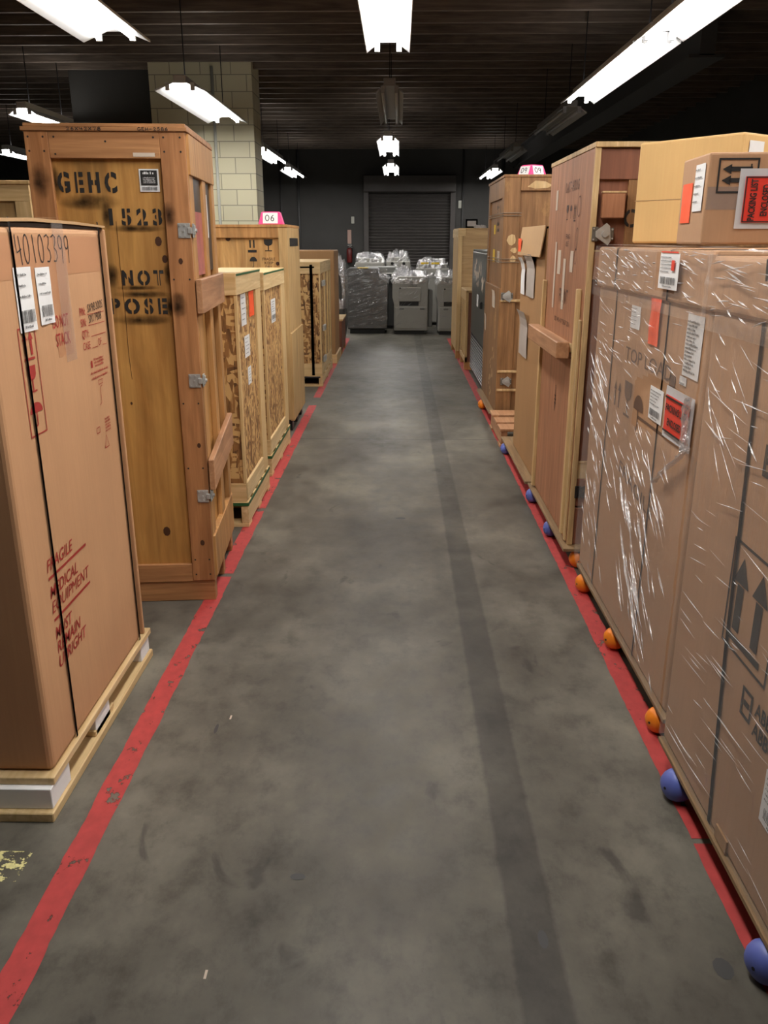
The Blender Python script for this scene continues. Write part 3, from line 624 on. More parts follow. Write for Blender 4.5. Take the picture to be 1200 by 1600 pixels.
# ------------------------------------------------------------------ stencilled tall crate
RT = math.radians(4.4)
t = thing('shipping_crate', 'tall amber plywood crate with black stencilled lettering 1523', 'crate', (-.815, 3.43, 0), RT)
L = dict(local=True)
part('body_panel', nb(-.585, -.02, .012, .68, .10, 1.935), M['ply_amber'], t, **L)
for (x0, x1, nm) in ((-.60, -.512, 0), (-.098, -.002, 1)): part('stile', nb(x0, x1, -.008, .014, .10, 1.94, bev=.002), M['board_red'], t, **L)
part('rail', nb(-.512, -.098, -.008, .014, 1.845, 1.94, bev=.002), M['board_red_h'], t, **L)
part('rail', nb(-.512, -.098, -.006, .014, .095, .178, bev=.002), M['board_red_h'], t, **L)
for y0 in (.0, .30, .62): part('skid', nb(-.60, -.004, y0, y0 + .06, 0, .085, bev=.003), M['board_red_h'], t, **L)
part('floor_board', nb(-.60, -.002, 0, .69, .085, .102), M['board_red_h'], t, **L)
lid = bmesh.new(); box(lid, -.61, .008, -.014, .70, 1.94, 1.955, bev=.002); box(lid, -.60, .002, -.008, .695, 1.955, 1.968, bev=.002); part('lid', lid, M['board_red_h'], t, **L)
for y0, y1 in ((-.008, .115), (.335, .425), (.605, .69)): part('side_stile', nb(-.02, .004 if y0 > 0 else .0, y0 if y0 > 0 else .015, y1, .10, 1.94, bev=.002), M['board_side'], t, **L)
for z0, z1, x1 in ((1.79, 1.937, .008), (.11, .30, .008)): part('side_rail', nb(-.018, x1, .02, .69, z0, z1, bev=.002), M['board_side'], t, **L)
part('cross_board', nb(.002, .026, -.01, .70, 1.265, 1.40, bev=.003), M['board_side_h'], t, **L)
b = bmesh.new(); prism(b, [(-.005, .52), (.7, .56), (.7, .72), (-.005, .655)], 'X', .003, .028, bev=.003, seg=1); part('cross_board', b, M['board_side_h'], t, **L)
part('pink_lining', nb(-.016, -.006, .118, .333, 1.41, 1.66), M['pink_film'], t, 'pink plastic lining seen in the opening', **L)
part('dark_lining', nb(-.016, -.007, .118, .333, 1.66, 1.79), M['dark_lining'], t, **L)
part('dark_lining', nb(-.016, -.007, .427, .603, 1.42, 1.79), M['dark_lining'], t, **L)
sf = Fr((-.006, 0, 0), (0, 1, 0), (0, 0, 1), (1, 0, 0))
part('paper_label', sheet(bmesh.new(), sf, .45, .50, 1.56, 1.74, .0006, .001, .001), M['paper'], t, local=True)
ff = F(.012)
def crate_latch(z):
    b = bmesh.new(); box(b, -.052, -.004, -.012, -.009, z - .028, z + .028, bev=.001); box(b, -.014, .004, -.018, -.011, z - .012, z + .012, bev=.002); box(b, .004, .008, -.010, .03, z - .026, z + .026, bev=.001)
    box(b, .008, .014, -.002, .02, z - .016, z + .02, bev=.002); cyl(b, (.012, .008, z), (.020, .008, z), .007, 8)
    for du, dv in ((-.045, .02), (-.045, -.02), (-.025, .02), (-.025, -.02), (-.03, 0)): cyl(b, (du, -.012, z + dv), (du, -.0155, z + dv), .004, 8)
    part('latch', b, M['zinc'], t, **L)
for z in (1.585, .995, .495): crate_latch(z)
b = bmesh.new()
b.free()
for wd__, u_, v_, h_, w_ in (('GEHC', -.500, 1.728, .070, .225), ('1523', -.318, 1.608, .058, .205), ('NOT', -.290, 1.380, .055, .165), ('POSE', -.345, 1.268, .058, .225)):
    b = bmesh.new(); text(b, ff, wd__, u_, v_, h_, width=w_, stencil=.10, bold=.045); part('stencil_lettering', b, M['black_ink'], t, **L)
def spray(u0, u1, v0, v1, fr=ff, d=.0012):
    b = bmesh.new(); f = rect(b, fr, u0, u1, v0, v1, d); uv = b.loops.layers.uv.new('UVMap')
    for lp, c in zip(f.loops, ((0, 0), (1, 0), (1, 1), (0, 1))): lp[uv].uv = c
    part('overspray', b, M['spray'], t, **L)
for a in ((-.53, -.25, 1.655, 1.725), (-.53, -.485, 1.68, 1.84), (-.35, -.30, 1.58, 1.70), (-.345, -.085, 1.575, 1.61), (-.37, -.29, 1.36, 1.47), (-.37, -.08, 1.215, 1.268), (-.135, -.085, 1.24, 1.35), (-.33, -.13, 1.355, 1.38), (-.345, -.08, 1.325, 1.36), (-.13, -.09, 1.37, 1.47)): spray(*a)
spray(-.112, -.03, 1.24, 1.36, F(-.008)); spray(-.11, -.05, 1.59, 1.70, F(-.008))
spray(-.60, -.512, 1.69, 1.84, F(-.008))
b = bmesh.new()
for u, v, r in ((-.135, 1.545, .017), (-.115, 1.478, .014), (-.20, .33, .02), (-.45, .62, .012), (-.30, .9, .006)): poly(b, ff, [(u + r * math.cos(i * .7) * .8, v + r * 1.1 * math.sin(i * .7)) for i in range(9)], .0011)
for u, v, r in ((-.05, 1.47, .011), (-.03, .72, .01), (-.045, .28, .012)): poly(b, F(-.008), [(u + r * math.cos(i * .7) * .8, v + r * 1.1 * math.sin(i * .7)) for i in range(9)], .0011)
ribbon(b, ff, [(-.292, 1.62), (-.293, 1.45), (-.290, 1.30), (-.292, 1.10), (-.288, 1.0)], .002, .0011)
part('knot', b, M['knot'], t, **L)
b = bmesh.new(); nails(b, F(-.008), [(x, z) for x in (-.585, -.53, -.082, -.02) for z in (1.92, 1.87, 1.40, .9, .62, .2, .13)] + [(-.49, 1.92), (-.3, 1.905), (-.12, 1.92), (-.12, 1.86), (-.49, 1.86)], .004, .0006); part('nail_heads', b, M['black_ink'], t, **L)
o = label_on(t, 'asset_label', ff, -.188, -.113, 1.728, 1.810, M['paper'], seed=5, local=True)
b = bmesh.new(); rect(b, ff, -.182, -.119, 1.752, 1.805, .0056)
bars(b, ff, -.180, -.121, 1.733, 1.746, 24, .0056, 4); part('print', b, M['black_ink'], o, **L)
b = bmesh.new()
for i, v in enumerate((1.793, 1.781, 1.775, 1.769, 1.763)): smallprint(b, ff, -.173, -.128, v - (.004 if i else .002), .009 if i == 0 else .0035, .0062, i + 3)
part('print', b, M['paper'], o, **L)
part('torn_label', sheet(bmesh.new(), F(-.008), -.20, -.118, 1.852, 1.866, .0005, .0006, .0005), M['paper_torn'], t, **L)
b = bmesh.new(); hand(b, F(-.014), '26X42X78', -.44, 1.9425, .011, .0165, .0026); hand(b, F(-.014), 'GEH-2586', -.175, 1.9425, .011, .0145, .0026); part('handwriting', b, M['black_ink'], t, **L)

# ------------------------------------------------------------------ pine framed strand-board crates
def osb_crate(name, label, x0, x1, y0, y1, z0, z1, near_w, far_w, stiles=(), group=None, top=.11, bot=.10, front_stile=.02):
    t = thing(name, label, 'crate', ((x0 + x1) / 2, (y0 + y1) / 2, z0), 0, group)
    part('strand_panel', nb(x0 + .012, x1 - .012, y0 + .012, y1 - .012, z0, z1 - .01), M['osb'], t)
    part('front_rail', nb(x0, x1, y0 - .004, y0 + .014, z1 - top, z1, bev=.002), M['pine_x'], t)
    part('front_rail', nb(x0, x1, y0 - .004, y0 + .014, z0, z0 + bot, bev=.002), M['pine_x'], t)
    part('corner_post', nb(x1 - .016, x1, y0, y0 + near_w, z0, z1 - top, bev=.002), M['pine'], t)
    part('corner_post', nb(x1 - .016, x1, y1 - far_w, y1, z0, z1 - top, bev=.002), M['pine'], t)
    for a, w in stiles: part('stile', nb(x1 - .016, x1, a, a + w, z0 + bot, z1 - top, bev=.002), M['pine'], t)
    part('side_rail', nb(x1 - .016, x1 + .002, y0, y1, z1 - top, z1, bev=.002), M['pine_y'], t)
    part('side_rail', nb(x1 - .016, x1 + .002, y0 + near_w, y1 - far_w, z0, z0 + bot, bev=.002), M['pine_y'], t)
    part('lid', nb(x0, x1, y0, y1, z1 - .012, z1 + .003), M['pine_x'], t)
    return t
def skid_pallet(label, x0, x1, y0, y1, h, group, green=True):
    t = thing('pallet', label, 'pallet', ((x0 + x1) / 2, (y0 + y1) / 2, 0), 0, group)
    n = 5
    for i in range(n):
        a = y0 + (y1 - y0 - .1) * i / (n - 1); part('deck_board', nb(x0, x1, a, a + .1, h - .025, h, bev=.002), M['pine_x'], t)
    for x in (x0, (x0 + x1) / 2 - .02, x1 - .045): part('stringer', nb(x + .002, x + .043, y0 + .003, y1 - .003, .02, h - .025, bev=.002), M['pine_y'], t)
    for i in range(3):
        a = y0 + (y1 - y0 - .1) * i / 2; part('bottom_board', nb(x0 + .001, x1 - .001, a, a + .1, 0, .02, bev=.002), M['pine_x'], t)
    b = bmesh.new(); box(b, x0 + .001, x1 + .001, y0 - .001, y0 + .002, h - .024, h - .006); box(b, x1 - .001, x1 + .0015, y0, y1, h - .024, h - .006)
    if green: part('green_band', b, M['green'], t)
    else: b.free()
    return t
OG = 'pine framed strand-board crates'
t = osb_crate('strand_board_crate', 'pine-framed strand-board crate standing directly behind the stencilled crate', -1.32, -.845, 4.44, 5.22, .152, 1.385, .03, .17, group=OG)
b = bmesh.new(); strap_band(b, [(-1.3, 4.5, 1.389), (-.842, 4.5, 1.389)], .02, 'Y'); box(b, -.843, -.8415, 4.45, 5.215, 1.372, 1.383); part('green_band', b, M['green'], t)
fr = E(-.857)
for a in ((4.60, 4.75, 1.10, 1.27), (4.66, 4.82, .92, 1.04), (4.72, 4.82, .76, .86)): label_on(t, 'paper_label', fr, *a, M['paper'], d=.001, ink=shipping_ink(fr, *a, 4, bc=False), seed=3)
part('orange_sticker', sheet(bmesh.new(), fr, 4.86, 5.02, 1.13, 1.27, .0006, .001, .001), M['orange_sticker'], t)
skid_pallet('low pine pallet under the strand-board crate nearest the stencilled crate', -1.32, -.838, 4.43, 5.23, .15, 'pine pallets under the strand-board crates')
t = osb_crate('strand_board_crate', 'pine-framed strand-board crate between another like it and the pallet of the marked crate', -1.34, -.868, 5.50, 6.50, .152, 1.35, .03, .19, group=OG)
t['label'] = 'second strand-board crate from the stencilled crate, standing before the numbered plywood crate'
b = bmesh.new(); box(b, -.866, -.8645, 5.51, 6.49, 1.337, 1.348); part('green_band', b, M['green'], t)
fr = E(-.880)
label_on(t, 'paper_label', fr, 5.85, 6.05, 1.0, 1.16, M['paper'], d=.001, ink=shipping_ink(fr, 5.85, 6.05, 1.0, 1.16, 6), seed=7)
skid_pallet('low pine pallet under the second strand-board crate, before the numbered plywood crate', -1.34, -.861, 5.49, 6.51, .15, 'pine pallets under the strand-board crates')

# plywood crate that carries the pink marker 06
t = thing('plywood_crate', 'golden plywood crate carrying the pink marker numbered 06', 'crate', (-1.2, 7.3, 0))
part('body_panel', nb(-1.50, -.905, 6.925, 7.72, .10, 1.645), M['ply_gold'], t)
part('front_rail', nb(-1.5, -.955, 6.905, 6.93, 1.565, 1.655, bev=.003), M['board_side'], t); part('front_rail', nb(-1.5, -.955, 6.905, 6.93, .10, .2, bev=.003), M['board_side'], t)
part('front_stile', nb(-.955, -.885, 6.905, 6.93, .10, 1.655, bev=.003), M['ply_pale'], t)
part('side_panel', nb(-.908, -.885, 6.93, 7.73, .80, 1.655, bev=.002), M['ply_pale'], t)
part('patch_panel', nb(-.908, -.874, 6.91, 7.74, .09, .82, bev=.003), M['ply_pale'], t)
part('slot', nb(-.886, -.8835, 7.05, 7.62, 1.50, 1.565), M['slot'], t)
part('lid', nb(-1.5, -.883, 6.90, 7.74, 1.645, 1.667, bev=.002), M['board_side'], t)
for y0 in (6.95, 7.3, 7.62): part('skid', nb(-1.48, -.90, y0, y0 + .09, 0, .10, bev=.003), M['dark_metal'], t)
fr = F(6.925); b = bmesh.new()
for u in (-1.185, -1.155): rect(b, fr, u - .006, u + .006, 1.49, 1.55)
rect(b, fr, -1.205, -1.135, 1.455, 1.475); part('stencil_print', b, M['black_ink'], t); b = bmesh.new(); glass(b, fr, -1.04, 1.465, .07, .09); part('stencil_print', b, M['black_ink'], t); b = bmesh.new(); umbrella(b, fr, -1.165, 1.34, .06, .085)
part('stencil_print', b, M['black_ink'], t); b = bmesh.new(); text(b, fr, 'FRAGILE', -1.09, 1.395, .022, width=.10); text(b, fr, 'KEEP', -1.075, 1.365, .022, width=.07); text(b, fr, 'DRY', -1.07, 1.335, .022, width=.055)
part('stencil_print', b, M['black_ink'], t)
b = bmesh.new(); [poly(b, fr, [(u + r * math.cos(i * .7), v + r * math.sin(i * .7)) for i in range(9)], .0011) for u, v, r in ((-.97, 1.37, .016), (-.995, 1.33, .011), (-1.36, 1.56, .02))]; part('knot', b, M['knot'], t)
def marker(label, cx, cy, z, w, d, h, num, size, u, rot=0.0):
    t = thing('floor_marker', label, 'marker', (cx, cy, z), rot, 'pink numbered markers on crates')
    b = bmesh.new(); v = []
    for k, zz in ((1.0, 0), (.72, h)): v.append([b.verts.new((sx * w / 2 * k, sy * d / 2 * k, zz)) for sx, sy in ((-1, -1), (1, -1), (1, 1), (-1, 1))])
    b.faces.new(v[0][::-1]); b.faces.new(v[1])
    for i in range(4): b.faces.new((v[0][i], v[0][(i + 1) % 4], v[1][(i + 1) % 4], v[1][i]))
    bmesh.ops.bevel(b, geom=list(b.edges), offset=.006, segments=2, affect='EDGES')
    part('cone_body', b, M['pink'], t, local=True)
    sl = d / 2 * .28 / h
    for f_ in ((Fr((0, -d / 2, 0), (1, 0, 0), Vector((0, sl, 1)).normalized(), Vector((0, -1, sl)).normalized()), Fr((-w / 2, 0, 0), (0, -1, 0), Vector((w / 2 * .28 / h, 0, 1)).normalized(), Vector((-1, 0, w / 2 * .28 / h)).normalized()))[: 2 if rot else 1]):
        o = part('number_card', sheet(bmesh.new(), f_, -w * .3, w * .3, h * .1, h * .93, .001, .001, 0), M['paper'], t, local=True)
        b = bmesh.new(); hand(b, f_, num, -w * .22, h * .3, h * .45, w * .21, .006, .003); part('handwriting', b, M['black_ink'], o, local=True)
marker('pink plastic marker with a card numbered 06 on the golden crate', -1.035, 7.12, 1.667, .20, .14, .10, '06', .05, 0)

# strand-board crate with one black strap, further back
t = osb_crate('strand_board_crate', 'strand-board crate with one upright black strap on its front', -1.36, -.84, 9.19, 10.6, .122, 1.325, .05, .12, stiles=((9.75, .12), (10.15, .1)), group=OG, top=.12, bot=.13)
b = bmesh.new(); strap_band(b, [(-.935, 9.181, .125), (-.935, 9.181, 1.30)], .03, 'X'); part('strap', b, M['strap'], t)
for zz in (1.275,):
    b = bmesh.new(); strap_band(b, [(-1.36, 9.181, zz), (-.90, 9.181, zz)], .014, 'Z'); part('strap', b, M['strap'], t)
for z in (1.10, .62, .28): part('cleat', nb(-.84, -.815, 9.35, 9.55, z - .03, z + .03, bev=.003), M['zinc'], t)
p = skid_pallet('pine pallet under the strand-board crate with the black strap', -1.36, -.835, 9.18, 10.65, .12, 'pine pallets under the strand-board crates', green=False)
b = bmesh.new(); box(b, -1.36, -.86, 9.176, 9.179, .095, .112); part('strap', b, M['strap'], p)
t = thing('carton', 'tall brown carton standing behind the strand-board crate with black strap', 'box', (-1.1, 11.3, 0))
part('carton_body', nb(-1.45, -.82, 11.0, 11.75, .12, 1.425, bev=.012, seg=2), M['card_dull'], t); part('base_board', nb(-1.45, -.80, 10.98, 11.77, 0, .12, bev=.004), M['pine_x'], t)
b = bmesh.new()
prism(b, [(-1.30, 0), (-.85, 0), (-.80, .3), (-.84, .75), (-.88, 1.05), (-.98, 1.13), (-1.25, 1.12)], 'Y', 12.95, 13.5, bev=.05, seg=3)
t = thing('wrapped_machine', 'grey machine under loose plastic film, between brown carton and wooden box', 'machine', (-1.07, 13.2, 0))
part('machine_body', b, M['char'], t, smooth=False)
b = bmesh.new(); crumple(b, -1.05, 13.2, .55, .25, .26, .60, 22, 3, .05, 6); part('plastic_wrap', b, M['film_crumple'], t)
t = thing('wooden_box', 'low pale-topped wooden box at the end of the crate row', 'crate', (-.92, 12.3, 0))
part('box_body', nb(-1.2, -.80, 11.95, 12.75, .06, .46, bev=.003), M['ply_rosedark'], t); part('lid', nb(-1.21, -.785, 11.94, 12.77, .46, .485, bev=.002), M['pine'], t)
for y0 in (11.97, 12.65): part('skid', nb(-1.2, -.80, y0, y0 + .09, 0, .06, bev=.003), M['board_side'], t)
# crate standing behind the stencilled one
t = thing('plywood_crate', 'pale crate peeping out behind the tan carton and stencilled crate', 'crate', (-2.6, 5.4, 0))
part('body_panel', nb(-3.25, -2.12, 5.02, 5.75, .1, 1.85), M['ply_pale'], t)
part('front_rail', nb(-3.25, -2.10, 5.0, 5.022, 1.76, 1.86, bev=.002), M['pine_x'], t); part('front_rail', nb(-3.25, -2.10, 5.0, 5.022, .1, .2, bev=.002), M['pine_x'], t)
for x in (-3.25, -2.42, -2.19): part('front_stile', nb(x, x + .09, 5.0, 5.022, .2, 1.76, bev=.002), M['pine'], t)
part('lid', nb(-3.26, -2.09, 4.99, 5.76, 1.85, 1.87, bev=.002), M['ply_pale'], t)
for y0 in (5.02, 5.6): part('skid', nb(-3.2, -2.15, y0, y0 + .1, 0, .1), M['pine_x'], t)

# ------------------------------------------------------------------ dollies on coloured wheels
def dolly(label, x0, x1, y0, y1, h, wheels):
    t = thing('dolly', label, 'dolly', ((x0 + x1) / 2, (y0 + y1) / 2, 0), 0, 'low wheeled dollies under the boxes')
    part('deck', nb(x0, x1, y0, y1, h - .016, h, bev=.002), M['ply_deck'], t)
    for wx, wy, colr, ax in wheels:
        c = bmesh.new(); box(c, wx - .01, wx + .11, wy - .04, wy + .04, h - .020, h - .016)
        ca = part('caster', c, M['dark_metal'], t)
        r = (h - .018) * .5; a = Vector(ax).normalized(); ce_ = Vector((wx, wy, r))
        prof = [(0, -.0365), (r * .22, -.036), (r * .5, -.033), (r * .78, -.025), (r * .94, -.013), (r, 0), (r * .94, .013), (r * .78, .025), (r * .5, .033), (r * .22, .036), (0, .0365)]
        b = bmesh.new(); lathe(b, [(p, q * 1.15) for p, q in prof], ce_, a); bmesh.ops.recalc_face_normals(b, faces=list(b.faces))
        w = part('wheel', b, M[colr], ca, smooth=True)
        part('axle', cyl(bmesh.new(), ce_ - a * .043, ce_ + a * .043, r * .09, 12), M['dark_metal'], ca)
    return t
O_, B_ = 'orange_wheel', 'blue_wheel'
dolly('wheeled dolly with blue wheels under the big wrapped carton with arrows', .80, 1.75, 1.12, 2.20, .114, [(.815, 1.43, B_, (1, .5, 0)), (.815, 2.05, B_, (1, .4, 0)), (1.6, 1.43, B_, (1, 0, 0)), (1.6, 2.05, B_, (1, 0, 0))])
dolly('wheeled dolly with orange wheels under the carton with torn wrap', .845, 1.75, 2.30, 3.64, .108, [(.868, 2.40, O_, (1, .5, 0)), (.868, 2.99, O_, (1, .4, 0)), (.868, 3.55, O_, (1, .4, 0)), (1.6, 2.4, O_, (1, 0, 0)), (1.6, 3.5, O_, (1, 0, 0))])
dolly('wheeled dolly with one orange and two blue wheels under the reddish crate', .815, 1.75, 3.82, 4.99, .110, [(.90, 3.855, O_, (.15, 1, 0)), (.845, 4.31, B_, (1, .3, 0)), (.84, 4.93, B_, (1, .3, 0)), (1.6, 3.9, O_, (1, 0, 0)), (1.6, 4.9, B_, (1, 0, 0))])
dolly('wheeled dolly with blue wheels under the dull carton with torn labels', .80, 1.75, 5.02, 6.28, .108, [(.825, 6.15, B_, (1, .3, 0)), (1.6, 5.2, B_, (1, 0, 0)), (1.6, 6.1, B_, (1, 0, 0)), (.9, 5.2, B_, (1, 0, 0))])
dolly('wheeled dolly with orange wheels under the tall brown crate', .80, 1.75, 7.20, 8.42, .112, [(.815, 7.92, O_, (1, .4, 0)), (1.6, 7.4, O_, (1, 0, 0)), (1.6, 8.2, O_, (1, 0, 0)), (.95, 7.4, O_, (1, 0, 0))])

# ------------------------------------------------------------------ big wrapped carton with arrows
t = thing('carton', 'wrapped brown carton with black up arrows, largest at the edge of view', 'box', (1.3, 1.8, .114))
x0 = .812; fr = W(x0)
part('carton_body', nb(x0, 1.75, 1.20, 2.20, .115, 1.40, bev=.012, seg=3), M['card_brown'], t)
part('carton_lid', nb(x0 - .008, 1.76, 1.19, 2.225, 1.375, 1.512, bev=.010, seg=2), M['card_brown'], t)
b = bmesh.new(); strap_band(b, [(x0 - .003, 1.80, .118), (x0 - .003, 1.845, .6), (x0 - .003, 1.885, 1.372), (x0 - .0105, 1.89, 1.51), (x0 + .01, 1.89, 1.516), (1.74, 1.89, 1.516)], .018, 'Y'); part('strap', b, M['strap'], t)
b = bmesh.new(); U = lambda yy: -yy
outline(b, fr, U(1.88), U(1.625), .607, .878, .007); 
for yy in (1.813, 1.707): up_arrow(b, fr, U(yy), .66, .083, .185)
rect(b, fr, U(1.852), U(1.668), .631, .648)
outline(b, fr, U(1.726), U(1.668), .491, .564, .009); rect(b, fr, U(1.712), U(1.682), .52, .535)
text(b, fr, 'ABBOTT', U(1.652), .529, .036, xs=.9, bold=.02); text(b, fr, 'ABBOTT', U(1.652), .48, .036, xs=.9, bold=.02)
text(b, fr, 'B', U(1.79), 1.055, .07, bold=.03)
part('black_print', b, M['black_ink'], t)
label_on(t, 'paper_label', fr, U(1.555), U(1.38), .325, .455, M['paper'], ink=shipping_ink(fr, U(1.555), U(1.38), .325, .455, 8), seed=9)
part('edge_board', nb(x0 - .006, x0 - .001, 1.68, 1.75, .118, .155), M['card_dull'], t)
b = bmesh.new(); film_sheet(b, fr, -2.21, -1.2, .122, 1.37, 60, 64, .005, .004, 3, .03)
frl = W(x0 - .008); film_sheet(b, frl, -2.233, -1.19, 1.33, 1.516, 60, 16, .008, .003, 8, -.2)
ft = Fr((x0, 0, 1.512), (0, -1, 0), (1, 0, 0), (0, 0, 1)); film_sheet(b, ft, -2.233, -1.19, -.015, .45, 40, 18, .008, .005, 5, .5)
part('stretch_wrap', b, M['film'], t, smooth=True)
b = bmesh.new(); ridges(b, fr, 130, -2.19, -1.22, .15, 1.33, 2, 5, .05, .34, .003, .008, 3)
part('wrap_folds', b, M['film_thick'], t); b = bmesh.new(); ridges(b, frl, 120, -2.22, -1.2, 1.36, 1.51, -4, 9, .05, .22, .005, .010, 5); ridges(b, fr, 24, -2.19, -1.8, .95, 1.33, -35, 10, .08, .3, .004, .008, 8); part('wrap_folds', b, M['film_thick'], t); b = bmesh.new(); ridges(b, ft, 90, -2.22, -1.2, .0, .4, 30, 40, .04, .2, .007, .012, 4)
part('wrap_folds', b, M['film_thick'], t)

# ------------------------------------------------------------------ carton with torn wrap, labels and an orange strip
t = thing('carton', 'wrapped brown carton with an orange strip and a torn opening in film', 'box', (1.3, 3.0, .108))
x0 = .858; fr = W(x0); U = lambda yy: -yy * .9885
part('carton_body', nb(x0, 1.78, 2.335, 3.66, .109, 1.40, bev=.012, seg=3), M['card_brown'], t)
part('carton_lid', nb(x0 - .012, 1.79, 2.32, 3.68, 1.365, 1.523, bev=.010, seg=2), M['card_brown'], t)
for yy in (2.70, 3.36):
    b = bmesh.new(); strap_band(b, [(x0 - .002, yy + .02, .112), (x0 - .002, yy, .8), (x0 - .002, yy, 1.362), (x0 - .0145, yy, 1.37), (x0 - .0145, yy, 1.52), (x0 + .01, yy, 1.527), (1.75, yy, 1.527)], .012, 'Y'); part('strap', b, M['strap'], t)
frl = W(x0 - .012)
a = (U(2.79), U(2.60), 1.405, 1.512); label_on(t, 'shipping_label', frl, *a, M['paper'], d=.014, ink=shipping_ink(frl, *a, 12), seed=11)
b = bmesh.new(); rect(b, frl, U(2.78), U(2.61), 1.513, 1.517, .018); rect(b, frl, U(2.66), U(2.63), 1.462, 1.492, .0205); part('red_print', b, M['red_label'], t)
a = (U(3.165), U(3.045), 1.245, 1.325); label_on(t, 'paper_label', fr, *a, M['paper'], ink=shipping_ink(fr, *a, 14, bc=False), seed=12)
part('orange_strip', sheet(bmesh.new(), fr, U(2.92), U(2.80), 1.215, 1.372, .0008, .001, .006, seed=3), M['orange_sticker'], t)
a = (U(2.545), U(2.405), 1.165, 1.345); label_on(t, 'packing_sheet', fr, *a, M['paper'], ink=shipping_ink(fr, *a, 17, bc=False, nl=14), seed=14)
a = (U(2.56), U(2.50), 1.135, 1.16); label_on(t, 'paper_label', fr, *a, M['paper'], ink=shipping_ink(fr, *a, 18, nl=1), seed=15)
a = (U(2.84), U(2.695), .975, 1.085); label_on(t, 'shipping_label', fr, *a, M['paper'], ink=shipping_ink(fr, *a, 19), seed=16)
o = part('document_pouch', sheet(bmesh.new(), fr, U(2.655), U(2.395), .955, 1.115, .001, .005, .002), M['pouch'], t, 'clear pouch holding a red packing list')
pl = part('packing_list', sheet(bmesh.new(), fr, U(2.64), U(2.42), .975, 1.09, .0006, .010, .001), M['red_label'], o)
b = bmesh.new(); text(b, fr, 'PACKING LIST', U(2.625), 1.043, .022, width=.19, d=.0145, bold=.03); text(b, fr, 'ENCLOSED', U(2.60), 1.000, .022, width=.13, d=.0145, bold=.03)
for v in (1.084, .979): rect(b, fr, U(2.638), U(2.422), v - .003, v + .003, .0145)
part('print', b, M['black_ink'], o)
b = bmesh.new(); text(b, fr, 'TOP LOAD', U(3.2), 1.125, .05, width=.55); glass(b, fr, U(3.12), .92, .10, .13); umbrella(b, fr, U(2.97), .90, .12, .13); rect(b, fr, U(2.97), U(2.65), .945, .955)
for u in (3.30, 3.24): up_arrow(b, fr, U(u), .93, .045, .10)
rect(b, fr, U(2.66), U(2.60), 1.105, 1.15)
text(b, fr, 'FRAGILE', U(3.15), .70, .05, width=.45, rot=-.12)
part('black_print', b, M['faded_ink'], t)
hole = lambda u, v: (-2.93 < u < -2.41) and (.93 + .16 * math.sin((u + 2.9) * 4) ** 2 * .2 < v < 1.13 - .25 * max(0, -2.75 - u)) and v > .95 - .3 * (u + 2.41) - .18
b = bmesh.new(); film_sheet(b, fr, -3.67, -2.32, .122, 1.36, 84, 80, .006, .0155, 2, -.5, hole=hole)
film_sheet(b, frl, -3.69, -2.315, 1.33, 1.527, 84, 18, .007, .006, 9, -.1, hole=lambda u, v: -2.80 < u < -2.60 and 1.40 < v < 1.515)
ft = Fr((x0 - .012, 0, 1.523), (0, -1, 0), (1, 0, 0), (0, 0, 1)); film_sheet(b, ft, -3.69, -2.32, -.012, .08, 84, 6, .005, .003, 6, .4)
part('stretch_wrap', b, M['film'], t, smooth=True)
b = bmesh.new()
ridges(b, fr, 55, -3.02, -2.55, .16, .74, -47, 4, .16, .44, .008, .022, 3); part('wrap_folds', b, M['film_thick'], t); b = bmesh.new()
ridges(b, fr, 60, -3.66, -3.28, .72, 1.10, -28, 6, .06, .25, .005, .022, 4); part('wrap_folds', b, M['film_thick'], t); b = bmesh.new()
ridges(b, fr, 90, -3.5, -2.45, .6, 1.0, -28, 9, .04, .18, .004, .022, 5, keep=lambda u, v: not hole(u, v)); part('wrap_folds', b, M['film_thick'], t); b = bmesh.new()
ridges(b, frl, 150, -3.67, -2.34, 1.37, 1.525, -7, 7, .04, .18, .005, .014, 6, keep=lambda u, v: not (-2.83 < u < -2.57)); part('wrap_folds', b, M['film_thick'], t); b = bmesh.new()
ridges(b, fr, 90, -3.65, -2.4, 1.08, 1.36, -7, 6, .05, .2, .004, .022, 7, keep=lambda u, v: not hole(u, v)); part('wrap_folds', b, M['film_thick'], t); b = bmesh.new()
ridges(b, fr, 60, -2.8, -2.38, .12, .9, -42, 6, .1, .3, .005, .022, 9); part('wrap_folds', b, M['film_thick'], t); b = bmesh.new()
ridges(b, fr, 30, -3.6, -3.1, .15, .75, -40, 6, .06, .22, .004, .022, 10)
part('wrap_folds', b, M['film_thick'], t)
# bunched torn edge of the film round the opening
b = bmesh.new(); rr = random.Random(4); prev = None
for i in range(40):
    f = i / 39; u = -2.375 - .012 * math.sin(f * 9) - .45 * max(0, f - .5); v = 1.12 - .32 * f; ring = []
    for k in range(8):
        a_ = k * math.pi / 4; r = .016 * (1 + .9 * noise.noise(Vector((f * 14, k * .9, 3)))) * (1 - .5 * abs(f - .5))
        ring.append(b.verts.new(fr.p(u + r * math.cos(a_), v + .3 * r * math.cos(a_), .024 + r * .7 * math.sin(a_))))
    if prev:
        for k in range(8): b.faces.new((prev[k], prev[(k + 1) % 8], ring[(k + 1) % 8], ring[k]))
    prev = ring
part('torn_wrap_edge', b, M['film_crumple'], t)

U = lambda yy: -yy
